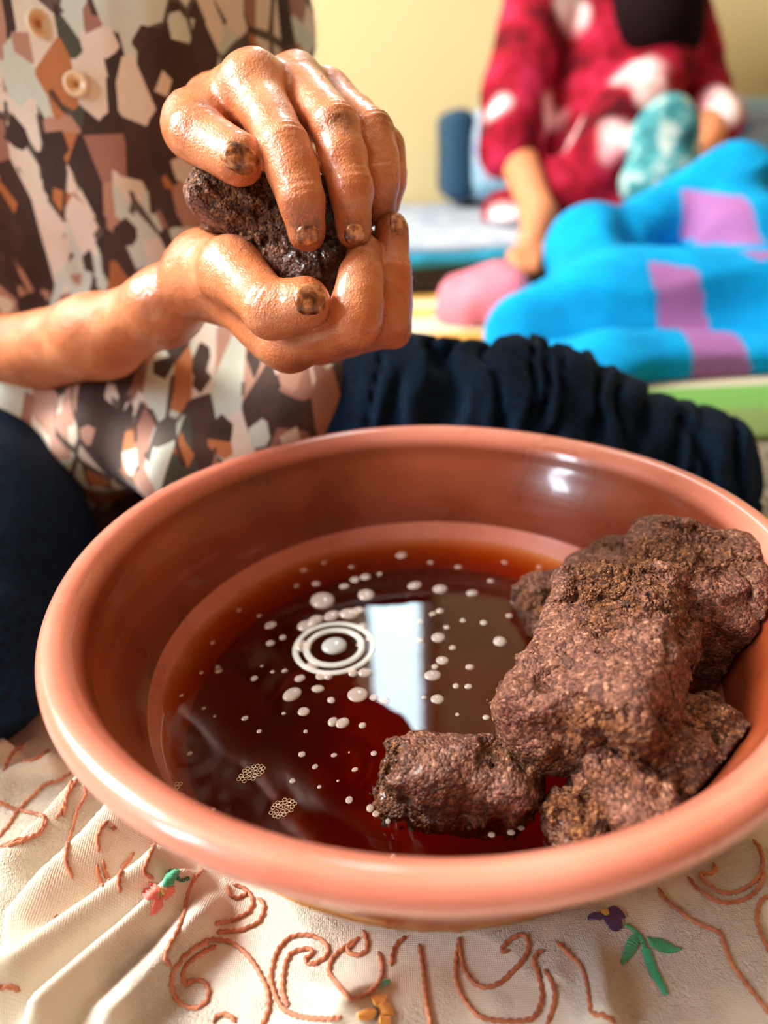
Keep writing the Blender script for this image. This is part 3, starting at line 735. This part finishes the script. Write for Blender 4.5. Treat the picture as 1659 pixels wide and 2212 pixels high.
add_cap(S, LT[1], P(560, 240, .300), .0095, .0085, .012)                   # web between thumb and index
add_cap(S, LI[0] + FW * .012, LP[0] + FW * .01, .010, .009, .012)
palm = S.F.copy()
DOR = (UP - FW + .3 * RT); DOR = DOR / np.linalg.norm(DOR)
finger(S, palm, LT[1:], [.0118, .0106, .0096], .006, DOR, (1,))
finger(S, palm, LI, [.0108, .0091, .0082, .0070], .006, DOR, (1, 2), .0001)
finger(S, palm, LM, [.0106, .0088, .0079, .0068], .005, DOR, (1, 2), .0001)
finger(S, palm, LG, [.0100, .0086, .0076, .0068], .005, DOR, (1, 2), .0001)
finger(S, palm, LP, [.0092, .0074, .0066, .0060], .004, DOR, (1,))
mk, pts = S.near(.004); S.F[mk] += (.0005 * vnoise(pts, 90, 7) + .00016 * vnoise(pts, 420, 8)).astype(np.float32)
VL, QL = S.mesh()
# --- torso, neck and head under the clothes
sh_l = np.array([-.125, .30, .465]); sh_r = np.array([-.400, .32, .465]); el_r = fa[-1]
S = Sdf((-.56, .08, -.02), (.02, .50, .83), .006)
add_cap(S, (-.27, .34, .10), (-.265, .33, .40), .088, .085, .02)
add_cap(S, sh_l, sh_r, .042, .042, .02); add_cap(S, sh_l, el, .034, .029, .01); add_cap(S, sh_r, el_r, .034, .030, .01)
add_cap(S, (-.262, .31, .47), (-.255, .28, .58), .052, .046, .03)
hc = np.array([-.250, .245, .655])
add_ell(S, hc, (.072, .090, .098), None, .02); add_ell(S, hc + (0, -.035, -.055), (.050, .050, .048), None, .02)   # skull, jaw
add_cap(S, hc + (0, -.088, .012), hc + (0, -.106, -.022), .008, .012, .010)                                         # nose
add_cap(S, hc + (-.020, -.088, -.052), hc + (.020, -.088, -.052), .007, .007, .006)                                 # lips
add_cap(S, hc + (-.038, -.082, .026), hc + (.038, -.082, .026), .009, .009, .010)                                   # brow
for s_ in (-1, 1): add_ell(S, hc + (s_ * .072, .010, -.005), (.010, .020, .030), None, .005); add_ell(S, hc + (s_ * .030, -.074, .008), (.014, .012, .012), None, .003)
VB, QB = S.mesh()
V = np.concatenate([VR, VL, VB]); Q = np.concatenate([QR, QL + len(VR), QB + len(VR) + len(VL)])
M_skin = mat('oiled_skin', (214, 132, 88), .42, Subsurface_Weight=.12, Coat_Weight=.4, Coat_Roughness=.17)
t = NT(M_skin); t.b.inputs['Subsurface Radius'].default_value = (1.0, .35, .18); t.b.inputs['Subsurface Scale'].default_value = .006
c = t.coord(); pa = t.attr('paste').outputs['Fac']; wa_ = t.attr('oily').outputs['Fac']
sk = t.ramp(t.noise(c, 45, 4), [(.3, (184, 98, 54)), (.5, (204, 120, 74)), (.7, (222, 146, 104))])
sk = t.mix(t.math('MULTIPLY', t.math('GREATER_THAN', t.noise(c, 330, 2), .73), .5), sk, (150, 84, 50))
stain = t.math('MULTIPLY', pa, t.ramp(t.noise(c, 260, 4, .7), [(.25, (90, 90, 90)), (.6, (255, 255, 255))]))
t.base(t.mix(stain, sk, (104, 52, 24)))
vo = t.n('ShaderNodeTexVoronoi'); vo.inputs['Scale'].default_value = 1100; t.l(c, vo.inputs['Vector'])
t.normal(t.bump(t.noise(c, 430, 4, .7), .5, .0010, t.bump(vo.outputs['Distance'], .4, .0005)))
t.l(t.math('MULTIPLY', wa_, t.ramp(t.noise(c, 120, 3), [(.38, (.12, .12, .12, 1)), (.62, (.85, .85, .85, 1))])), t.b.inputs['Coat Weight']); t.l(t.math('SUBTRACT', .5, t.math('MULTIPLY', wa_, .16)), t.b.inputs['Roughness'])
person = empty('person', 'person in a patterned shirt and navy trousers squeezing paste over the bowl', 'person')
body = mesh_obj('body', V, Q, M_skin, person)
st = np.zeros(len(V))
for px, py, d, r in [(668, 515, .262, .010), (765, 515, .266, .010), (820, 262, .282, .0055), (860, 470, .282, .010), (528, 340, .256, .004), (672, 645, .255, .0035),
                     (660, 800, .290, .009), (690, 142, .295, .005), (735, 262, .262, .006), (845, 300, .29, .007), (700, 780, .30, .008)]:
    st = np.maximum(st, .9 * np.exp(-(np.linalg.norm(V - P(px, py, d), axis=1) / r) ** 2))
st = np.clip(st + .25 * vnoise(V, 160, 5) * (st > .08), 0, 1)
add_attr(body, 'paste', st)
lump_c = P(620, 480, .300)
add_attr(body, 'oily', np.clip((.125 - np.linalg.norm(V - lump_c, axis=1)) / .03, 0, 1))
BT = bvh(V[:len(VR) + len(VL)], np.concatenate([QR, QL + len(VR)]))
def cast(tree, px, py):
    D = Vector(ray(px, py)); L = D.length; h = tree.ray_cast(Vector(CAM), D.normalized())
    return h[0], h[1]
M_nail = mat('paste_stained_nail', (150, 88, 52), .22, Coat_Weight=.8, Coat_Roughness=.1)
t = NT(M_nail); c = t.coord()
t.base(t.ramp(t.noise(c, 260, 3), [(.36, (84, 40, 18)), (.5, (158, 90, 46)), (.62, (214, 150, 100))])); t.normal(t.bump(t.noise(c, 420, 3), .6, .0008))
def nail(px, py, ang, hl, hw):
    ca, sa = math.cos(ang), math.sin(ang); V, Q = [], []; n, m = 22, 6; ctr = None
    for j in range(m):
        q = 1 - j / m
        for i in range(n):
            a_ = 2 * math.pi * i / n; cu, su = math.cos(a_), math.sin(a_)
            cu = math.copysign(abs(cu) ** .8, cu); su = math.copysign(abs(su) ** .8, su)
            u, v_ = q * hl * cu, q * hw * su
            p, nr = cast(BT, px + u * ca - v_ * sa, py + u * sa + v_ * ca)
            while p is None and q > .05:
                q *= .9; u, v_ = q * hl * cu, q * hw * su; p, nr = cast(BT, px + u * ca - v_ * sa, py + u * sa + v_ * ca)
            V.append(p + nr * (-.0003 if j == 0 else .0005 if j == 1 else .0006))
    p, nr = cast(BT, px, py); V.append(p + nr * .0006)
    for j in range(m - 1):
        for i in range(n): Q.append((j * n + i, j * n + (i + 1) % n, (j + 1) * n + (i + 1) % n, (j + 1) * n + i))
    for i in range(n): Q.append(((m - 1) * n + i, (m - 1) * n + (i + 1) % n, len(V) - 1))
    mesh_obj('fingernail', V, Q, M_nail, body)
nail(517, 342, .55, 46, 34); nail(670, 646, -.10, 38, 38); nail(664, 508, 1.45, 24, 26); nail(766, 506, 1.6, 24, 25); nail(856, 485, 1.5, 26, 15)
# eyes and hair, above the frame
M_hair = mat('dark_hair', (30, 22, 20), .55)
S = Sdf(hc - .15, hc + .15, .005)
sl, X = S.sub(hc - .15, hc + .15)
sh = np.linalg.norm((X - hc) / np.array([.084, .100, .108]), axis=-1) - 1; face = np.linalg.norm((X - (hc + (0, -.085, -.035))) / np.array([.062, .06, .085]), axis=-1) - 1
S.F = np.maximum(sh * .09, -face * .06).astype(np.float32); add_ell(S, hc + (0, .095, .01), (.045, .04, .05), None, .02)
Vh, Qh = S.mesh(); mesh_obj('hair', Vh, Qh, M_hair, person)
M_eye = mat('dark_eye', (38, 26, 22), .15)
for s_ in (-1, 1):
    V_, Q_ = lathe([(0, -.010), (.006, -.008), (.010, 0), (.006, .008), (0, .010)], 16); o = mesh_obj('eye', V_, Q_, M_eye, person); o.location = hc + (s_ * .030, -.079, .008)

# ------------------------------------------------------------------ shirt
M_shirt = mat('geometric_print_cotton', (120, 90, 76), .8, Sheen_Weight=.2)
t = NT(M_shirt); c = t.coord()
wn = t.n('ShaderNodeTexNoise'); wn.inputs['Scale'].default_value = 16; t.l(c, wn.inputs['Vector'])
ad = t.n('ShaderNodeMix', data_type='VECTOR'); ad.inputs[0].default_value = .001; t.l(c, ad.inputs[4]); t.l(wn.outputs['Color'], ad.inputs[5])
def cells(scale, rot, st, metric='CHEBYCHEV', feat='F1'):
    mp = t.n('ShaderNodeMapping'); mp.inputs['Rotation'].default_value = rot; mp.inputs['Scale'].default_value = st; t.l(ad.outputs[1], mp.inputs['Vector'])
    v = t.n('ShaderNodeTexVoronoi', distance=metric, feature=feat); v.inputs['Scale'].default_value = scale; v.inputs['Randomness'].default_value = 1.0; t.l(mp.outputs['Vector'], v.inputs['Vector']); return v
vA = cells(42, (0, .55, 0), (1.45, .3, .62), 'EUCLIDEAN'); vB = cells(46, (0, -.9, 0), (1.5, .3, .7), 'EUCLIDEAN'); vC = cells(95, (0, .2, 0), (1, .4, .8), 'EUCLIDEAN')
def rnd(v, ch):
    s_ = t.n('ShaderNodeSeparateColor'); t.l(v.outputs['Color'], s_.inputs[0]); return s_.outputs[ch]
PAL = [(0, (34, 18, 16)), (.12, (252, 240, 222)), (.30, (200, 152, 132)), (.42, (52, 30, 26)), (.48, (226, 238, 226)), (.62, (172, 122, 104)), (.71, (56, 74, 62)), (.75, (252, 240, 226)), (.88, (200, 124, 70)), (.92, (34, 18, 16))]
colA = t.ramp(rnd(vA, 0), PAL, 'CONSTANT'); colB = t.ramp(rnd(vB, 1), PAL, 'CONSTANT'); colC = t.ramp(rnd(vC, 2), PAL, 'CONSTANT')
col_ = t.mix(t.math('GREATER_THAN', rnd(vB, 2), .62), colA, colB); col_ = t.mix(t.math('GREATER_THAN', rnd(vC, 0), .84), col_, colC)
edge = cells(42, (0, .55, 0), (1.45, .3, .62), 'EUCLIDEAN', 'DISTANCE_TO_EDGE'); gap = t.math('LESS_THAN', edge.outputs['Distance'], t.math('MULTIPLY', t.noise(c, 30, 1), .11))
col_ = t.mix(t.math('MULTIPLY', t.math('MULTIPLY', gap, t.math('GREATER_THAN', t.noise(c, 24, 1), .56)), .9), col_, (34, 18, 16))
col_ = t.mix(t.math('MULTIPLY', t.noise(c, 55, 4), .25), col_, (140, 96, 78)); col_ = t.mix(t.math('MULTIPLY', t.noise(c, 700, 3), .14), col_, (60, 40, 34))
t.base(col_); t.normal(t.bump(t.noise(c, 900, 2), .25, .0005))
S = Sdf((-.60, .10, .0), (.04, .48, .56), .0034)
add_cap(S, (-.29, .335, .10), (-.275, .325, .40), .128, .118, .03)
add_cap(S, (-.16, .30, .10), (-.17, .305, .36), .062, .070, .05)                    # side of the body toward the bowl
add_cap(S, sh_l, sh_r, .060, .060, .05)
add_cap(S, sh_l, sh_l + .62 * (el - sh_l), .054, .056, .03); add_cap(S, sh_r, sh_r + .93 * (el_r - sh_r), .060, .056, .03)
for q, r in (((60, 880, .47), .050), ((330, 985, .435), .022), ((230, 940, .455), .040), ((470, 920, .46), .036), ((600, 870, .475), .036), ((700, 830, .485), .034), ((735, 790, .50), .030), ((760, 770, .46), .026), ((700, 850, .44), .026), ((620, 900, .43), .026), ((520, 950, .425), .026), ((420, 990, .42), .024), ((340, 1020, .41), .016)):
    add_cap(S, P(*q), P(*q) + np.array([-.01, .05, .03]), r, r, .022)
sl, X = S.sub(np.array((-.36, .1, .5)), np.array((-.16, .48, .6)))                  # neck opening
S.F[sl] = np.maximum(S.F[sl], (.062 - np.linalg.norm((X - np.array([-.262, .29, .53])), axis=-1)).astype(np.float32))
mk, pts = S.near(.02)
fd = .006 * vnoise(pts * np.array([1, 1, .45]), 17, 2) + .003 * vnoise(pts * np.array([1, .8, .6]), 42, 3) + .0022 * np.abs(vnoise(pts * np.array([1.2, 1, .35]), 34, 6))
S.F[mk] += fd.astype(np.float32)
Vs, Qs = S.mesh(); shirt = mesh_obj('shirt', Vs, Qs, M_shirt, person); shirt['label'] = 'shirt printed with brown, cream and mint patches'
ST = bvh(Vs, Qs)
M_but = mat('horn_button', (222, 184, 130), .3, Coat_Weight=.5)
t = NT(M_but); c = t.coord(); sep = t.n('ShaderNodeSeparateXYZ'); t.l(c, sep.inputs[0])
rr = t.math('SQRT', t.math('ADD', t.math('MULTIPLY', sep.outputs[0], sep.outputs[0]), t.math('MULTIPLY', sep.outputs[1], sep.outputs[1])))
t.base(t.ramp(rr, [(0, (206, 130, 60)), (.003, (232, 184, 120)), (.006, (252, 240, 212))]))
for px, py, s_, tilt in ((165, 182, 1.0, (0, 0)), (82, 52, 1.0, (.75, 0))):
    Vb, Qb = lathe([(0, .0006), (.0016, .0006), (.0030, .0010), (.0042, .0020), (.0056, .0026), (.0066, .0020), (.0068, .0008), (.0060, 0), (0, 0)], 40)
    o = mesh_obj('button', Vb, Qb, M_but, shirt); p, nr = cast(ST, px, py); o.location = p + nr * .0006
    fn = (nr + Vector((-tilt[0], 0, 0))).normalized() if tilt[0] == 0 else (nr + Vector(RT) * tilt[0] * 1.2).normalized()
    o.rotation_euler = fn.to_track_quat('Z', 'Y').to_euler()
    hd = mat('button_thread', (190, 120, 58), .6)
    for a_ in range(4):
        v_, q_ = lathe([(0, .0012), (.0005, .0011), (.0007, .0005)], 8); b_ = mesh_obj('button_hole', v_, q_, hd, None)
        b_.parent = shirt; b_.matrix_world = Matrix.Translation(o.location) @ o.rotation_euler.to_matrix().to_4x4() @ Matrix.Translation((.0011 * math.cos(a_ * 1.57 + .78), .0011 * math.sin(a_ * 1.57 + .78), .0003))

# ------------------------------------------------------------------ trousers
M_navy = mat('navy_cotton', (24, 40, 60), .9, Specular_IOR_Level=.12)
t = NT(M_navy); c = t.coord(); t.base(t.ramp(t.noise(c, 240, 3), [(.3, (9, 18, 34)), (.7, (13, 36, 60))])); t.normal(t.bump(t.noise(c, 1200, 2), .3, .0005))
tA, tM, tB = P(790, 932, .475), P(1150, 955, .475), P(1462, 1045, .475)
S = Sdf((-.56, -.10, .0), (.30, .50, .24), .0028)
add_chain(S, [(-.16, .34, .085), tA, tM, tB], [.085, .060, .058, .050], .03)
add_cap(S, tB, P(800, 1120, .47), .046, .040, .008)
kn, sn = P(-70, 1210, .405), P(-85, 1425, .335)
add_chain(S, [(-.36, .33, .085), kn], [.085, .066], .03); add_cap(S, kn, sn, .058, .046, .03)
add_cap(S, (-.36, .34, .085), (-.16, .34, .085), .088, .088, .03)
mk, pts = S.near(.016)
axs = (tB - tA) / np.linalg.norm(tB - tA); s_ = (pts - tA) @ axs
gw = vnoise(np.column_stack([s_ * 1.0 + .01 * vnoise(pts, 26, 4), (pts[:, 2]) * .16, pts[:, 1] * .16]), 105, 2)
amp = np.clip((s_ + .01) / .05, 0, 1) * (pts[:, 0] > -.1)
fd = amp * (.0150 * np.exp(-(gw / .20) ** 2) - .004 + .002 * vnoise(pts, 70, 12)) + .0025 * vnoise(pts, 26, 9)
S.F[mk] += fd.astype(np.float32); S.F[:, :, :3] = np.maximum(S.F[:, :, :3], .003)
Vt, Qt = S.mesh(); trou = mesh_obj('trousers', Vt, Qt, M_navy, person); trou['label'] = 'dark navy trousers gathered in folds along the thigh'
# bare feet tucked behind the bowl are hidden by it

# ------------------------------------------------------------------ lump held in the hands
RV = np.column_stack([RT, UP, FW]); a_ = math.radians(-38)
R0 = RV @ np.array([[math.cos(a_), -math.sin(a_), 0], [math.sin(a_), math.cos(a_), 0], [0, 0, 1]])
lc = P(622, 482, .3035)
paste('crumbling brown lump of nut paste squeezed between two oily hands', lc, (.036, .023, .025), R0, .010, 83, .0009, crust_dir=-RT,
      wetfn=lambda V: np.clip((np.column_stack([V - lc]) @ RT + .004) / .016 + .35 * vnoise(V, 90, 3), 0, 1), rough=.8)

# ================================================================== background
def PY(px, py, y):
    D = ray(px, py); return CAM + D * ((y - CAM[1]) / D[1])
# striped floor mat
M_mat = mat('striped_mat', (220, 200, 150), .7)
t = NT(M_mat); c = t.coord(); sep = t.n('ShaderNodeSeparateXYZ'); t.l(c, sep.inputs[0])
STR = [(0, (120, 150, 84)), (.10, (108, 168, 80)), (.19, (206, 200, 180)), (.27, (150, 178, 106)), (.36, (236, 226, 200)), (.50, (206, 150, 60)), (.60, (238, 224, 190)), (.74, (226, 176, 92)), (.84, (236, 222, 184)), (.93, (214, 160, 60))]
t.base(t.ramp(t.math('DIVIDE', t.math('SUBTRACT', sep.outputs[1], .34), .72), STR, 'CONSTANT')); t.normal(t.bump(t.noise(t.coord('Object', (40, 900, 1)), 4, 2), .4, .002))
o = boxes('floor_mat', [(-.25, 1.15, .34, 1.06, .0, .006)], M_mat); tag(o, 'flat floor mat with green, cream and yellow stripes under the blue blanket', 'mat')
# low banquette: base, mattress with pale cover, back cushions
def soft_box(name, lo, hi, rad, material, parent=None, seed=1, amp=.006, h=.012):
    lo = np.array(lo); hi = np.array(hi); S = Sdf(lo - .03, hi + .03, h); sl, X = S.sub(lo - .03, hi + .03)
    S.put(sl, rbox(X, (lo + hi) / 2, (hi - lo) / 2, np.eye(3), rad)); mk, pts = S.near(.03); S.F[mk] += (amp * vnoise(pts, 9, seed) + amp * .4 * vnoise(pts, 25, seed + 1)).astype(np.float32)
    V, Q = S.mesh(); return mesh_obj(name, V, Q, material, parent)
ys = 1.03; zt = PY(960, 545, ys)[2]; xl = PY(790, 560, ys)[0]
seat = empty('banquette', 'low banquette with pale patterned cover and teal sided mattress along the wall', 'sofa')
M_teal = mat('teal_cotton', (14, 128, 162), .8); M_dark = mat('dark_wood', (38, 26, 18), .6)
M_pale = mat('pale_blue_print', (196, 212, 228), .8)
t = NT(M_pale); c = t.coord(); vz = t.n('ShaderNodeTexVoronoi'); vz.inputs['Scale'].default_value = 16; t.l(c, vz.inputs['Vector'])
t.base(t.mix(t.ramp(t.noise(c, 14, 3), [(.45, (0, 0, 0)), (.6, (255, 255, 255))]), t.ramp(vz.outputs['Distance'], [(.2, (110, 140, 180)), (.6, (178, 190, 206))]), (166, 180, 196)))
boxes('base', [(xl + .03, 1.9, ys + .04, 1.93, 0, .055)], M_dark, seat)
soft_box('mattress', (xl, ys, .05), (1.95, 1.93, zt), .03, M_teal, seat, 3)
soft_box('seat_cover', (xl + .005, ys + .02, zt - .008), (1.95, 1.92, zt + .014), .010, M_pale, seat, 5, .004)
yb = 1.66; ztop = PY(1010, 238, yb)[2]; xb = PY(962, 300, yb)[0]
M_navy2 = mat('dark_teal_cotton', (10, 62, 92), .8)
M_bprint = mat('blue_floral_print', (120, 160, 200), .8)
t = NT(M_bprint); c = t.coord()
t.base(t.ramp(t.noise(c, 11, 3, .6), [(.32, (64, 116, 170)), (.46, (176, 190, 214)), (.55, (120, 186, 210)), (.68, (206, 196, 214))]))
bk = empty('back_cushion', 'long blue floral back cushion with dark teal end leaning on the wall', 'cushion')
soft_box('cushion', (xb + .05, yb, zt + .028), (1.9, 1.92, ztop), .05, M_bprint, bk, 8)
soft_box('end_panel', (xb, yb - .004, zt + .028), (xb + .075, 1.92, ztop + .005), .03, M_navy2, bk, 9, .003)

# person in the red dress
p2 = empty('person', 'person in a crimson floral dress leaning forward over the blue blanket', 'person')
S = Sdf((.0, .85, .0), (.75, 1.60, .80), .007)
add_chain(S, [P(1110, 320, 1.34), P(1165, 465, 1.25), P(1150, 520, 1.22)], [.036, .029, .026], .015)
for k, (px, py, d) in enumerate([(1105, 565, 1.19), (1120, 580, 1.18), (1140, 585, 1.18), (1158, 580, 1.18)]): add_chain(S, [P(1130 + 8 * k, 535, 1.21), P(px, py - 15, d + .01), P(px, py, d)], [.011, .009, .008], .006)
add_chain(S, [P(1170, 520, 1.22), P(1185, 550, 1.20)], [.012, .009], .008)
add_chain(S, [P(1535, 240, 1.37), P(1530, 300, 1.32), P(1520, 330, 1.30)], [.032, .028, .024], .015)
for k in range(4): add_cap(S, P(1505 + 12 * k, 335, 1.30), P(1500 + 13 * k, 372, 1.28), .010, .008, .006)
add_cap(S, P(1340, -130, 1.50), P(1390, -60, 1.42), .055, .05, .03)
h2 = P(1410, -50, 1.37); add_ell(S, h2, (.075, .09, .10), None, .02); add_cap(S, h2 + (0, -.085, -.01), h2 + (0, -.10, -.045), .01, .014, .012)
add_cap(S, P(1340, -80, 1.52), P(1300, 280, 1.48), .10, .11, .04)
V, Q = S.mesh(); M_sk2 = mat('warm_skin', (206, 132, 92), .5, Subsurface_Weight=.1); NT(M_sk2).b.inputs['Subsurface Scale'].default_value = .006
mesh_obj('body', V, Q, M_sk2, p2)
M_red = mat('crimson_floral_cotton', (160, 22, 48), .85, Specular_IOR_Level=.15)
t = NT(M_red); c = t.coord(); fl = t.attr('flower').outputs['Fac']
rd = t.ramp(t.noise(c, 13, 3, .6), [(.32, (66, 3, 14)), (.5, (140, 12, 34)), (.68, (184, 40, 78))])
t.base(t.mix(fl, rd, t.ramp(t.noise(c, 20, 3), [(.35, (226, 150, 160)), (.6, (250, 232, 232))])))
S = Sdf((.0, .85, .0), (.80, 1.68, .72), .008)
add_cap(S, P(1340, -130, 1.52), P(1290, 330, 1.46), .135, .150, .04)
add_cap(S, P(1190, -90, 1.45), P(1400, -110, 1.45), .085, .085, .04)
add_chain(S, [P(1195, -70, 1.42), P(1115, 190, 1.36), P(1105, 315, 1.335)], [.072, .066, .062], .02)
add_cap(S, P(1445, 115, 1.37), P(1305, 335, 1.30), .062, .068, .015)
add_chain(S, [P(1470, 20, 1.46), P(1520, 200, 1.40), P(1545, 265, 1.365)], [.055, .048, .046], .02)
add_cap(S, P(1200, 440, 1.36), P(1400, 430, 1.36), .085, .085, .03); add_cap(S, P(1090, 465, 1.40), P(1110, 520, 1.36), .045, .04, .02)
sl, X = S.sub(S.lo, S.lo + S.n * S.h); S.F = np.maximum(S.F, (zt + .024 - X[..., 2]).astype(np.float32))
mk, pts = S.near(.03); S.F[mk] += (.008 * vnoise(pts, 14, 4) + .004 * vnoise(pts, 34, 5)).astype(np.float32)
V, Q = S.mesh(); o = mesh_obj('dress', V, Q, M_red, p2)
fl = np.zeros(len(V))
for px, py, d, r in [(1225, 25, 1.36, .045), (1392, 170, 1.28, .050), (1395, 225, 1.28, .042), (1190, 245, 1.33, .038), (1225, 290, 1.31, .040), (1245, 345, 1.32, .032), (1335, 305, 1.24, .038), (1558, 235, 1.33, .045), (1090, 480, 1.36, .04), (1080, 240, 1.30, .03), (1460, 135, 1.33, .022)]:
    fl = np.maximum(fl, np.clip(2.2 - 2.0 * np.linalg.norm(V - P(px, py, d), axis=1) / r + .5 * vnoise(V, 30, 2), 0, 1))
add_attr(o, 'flower', fl)
M_scarf = mat('black_scarf', (20, 6, 10), .9, Specular_IOR_Level=.1)
S = Sdf(h2 - .22, h2 + .22, .007); add_ell(S, h2 + (0, .015, .01), (.092, .10, .115), None, 0)
add_cap(S, h2 + (0, .0, -.04), P(1420, 30, 1.31), .09, .072, .03); add_cap(S, P(1470, 10, 1.32), P(1475, 80, 1.32), .045, .035, .03)
V, Q = S.mesh(); mesh_obj('headscarf', V, Q, M_scarf, p2)
# teal patterned cushion held against the dress
M_tp = mat('teal_floral_print', (50, 130, 140), .8); t = NT(M_tp); c = t.coord()
t.base(t.ramp(t.noise(c, 26, 3, .6), [(.35, (20, 92, 104)), (.5, (64, 150, 158)), (.64, (196, 208, 200))]))
S = Sdf(P(1430, 335, 1.22) - .15, P(1430, 335, 1.22) + .15, .006); add_ell(S, P(1432, 325, 1.225), (.062, .045, .088), None, 0)
add_ell(S, P(1420, 390, 1.225), (.066, .05, .05), None, .02); mk, pts = S.near(.02); S.F[mk] += (.004 * vnoise(pts, 30, 4)).astype(np.float32)
V, Q = S.mesh(); tag(mesh_obj('throw_pillow', V, Q, M_tp), 'small teal and cream floral pillow resting behind the blue blanket', 'pillow')
# bright blue blanket
M_blue = mat('bright_blue_fleece', (0, 152, 226), .9, Specular_IOR_Level=.15)
t = NT(M_blue); bd = t.attr('band').outputs['Fac']; c = t.coord()
t.base(t.mix(bd, t.ramp(t.noise(c, 18, 3), [(.3, (0, 132, 196)), (.7, (0, 158, 222))]), (150, 100, 160))); t.normal(t.bump(t.noise(c, 500, 2), .4, .001))
S = Sdf((.02, .40, .0), (.78, 1.12, .36), .0055)
for a_, b_, ra, rb in [((1120, 775, .84), (1300, 790, .80), .035, .05), ((1300, 790, .80), (1750, 800, .82), .05, .055), ((1130, 735, .92), (1300, 690, .95), .045, .085), ((1300, 690, .95), (1620, 730, .93), .085, .095), ((1620, 730, .93), (1800, 740, .95), .095, .10),
                       ((1255, 530, 1.06), (1290, 640, 1.0), .052, .07), ((1400, 500, 1.10), (1560, 425, 1.10), .052, .060), ((1560, 425, 1.10), (1610, 640, 1.0), .062, .085), ((1290, 560, 1.08), (1420, 520, 1.10), .050, .055)]:
    add_cap(S, P(*a_), P(*b_), ra, rb, .022)
mk, pts = S.near(.03)
fd = .020 * vnoise(pts * np.array([.6, 1, 1.5]), 9, 7) + .022 * (np.abs(vnoise(pts * np.array([.5, .9, 1.4]), 13, 3)) - .25)
S.F[mk] += fd.astype(np.float32); S.F[:, :, :2] = np.maximum(S.F[:, :, :2], .002)
V, Q = S.mesh(); o = mesh_obj('blanket', V, Q, M_blue)
tag(o, 'bright blue fleece blanket with mauve bands heaped on the striped mat', 'blanket')
def inpoly(X, Z, poly):
    r = np.zeros(len(X), bool); n = len(poly)
    for i in range(n):
        (xa, za), (xb_, zb_) = poly[i], poly[(i + 1) % n]
        r ^= ((za > Z) != (zb_ > Z)) & (X < (xb_ - xa) * (Z - za) / (zb_ - za + 1e-12) + xa)
    return r
def pol(pts, d): return [(P(x, y, d)[0], P(x, y, d)[2]) for x, y in pts]
jx = V[:, 0] + .004 * vnoise(V, 12, 3)
band = inpoly(jx, V[:, 2], pol([(1395, 560), (1485, 575), (1560, 900), (1430, 900)], .87)) & (V[:, 1] < .80)
band |= inpoly(jx, V[:, 2], pol([(1462, 408), (1555, 418), (1562, 505), (1475, 515)], 1.04)) & (V[:, 1] < .95)
add_attr(o, 'band', band.astype(float))
# pink and orange cloths
def lump(name, label, segs, rgb, seed, cat='cloth', h=.006):
    pts = np.array([P(*s[0]) for s in segs] + [P(*s[1]) for s in segs]); S = Sdf(pts.min(0) - .09, pts.max(0) + .09, h)
    for a_, b_, ra, rb in segs: add_cap(S, P(*a_), P(*b_), ra, rb, .02)
    ax = S.ax[2]; S.F = np.maximum(S.F, np.broadcast_to((.007 - ax)[None, None], S.F.shape)).astype(np.float32)
    mk, q = S.near(.02); S.F[mk] += (.006 * vnoise(q, 20, seed) + .004 * vnoise(q, 44, seed + 1)).astype(np.float32)
    V, Q = S.mesh(); m = mat(name + '_fabric', rgb, .85); tt = NT(m); tt.base(tt.ramp(tt.noise(tt.coord(), 22, 3), [(.3, tuple(int(v * .82) for v in rgb)), (.7, rgb)]))
    return tag(mesh_obj(name, V, Q, m), label, cat)
lump('folded_cloth', 'folded pink cloth tucked beside the blue blanket', [((1000, 680, 1.08), (1080, 660, 1.04), .045, .05), ((990, 640, 1.12), (1080, 620, 1.1), .03, .04)], (226, 128, 150), 4)
lump('folded_cloth', 'peach orange cloth lying behind the blue blanket', [((1665, 490, 1.06), (1760, 500, 1.06), .045, .05)], (240, 168, 104), 6)
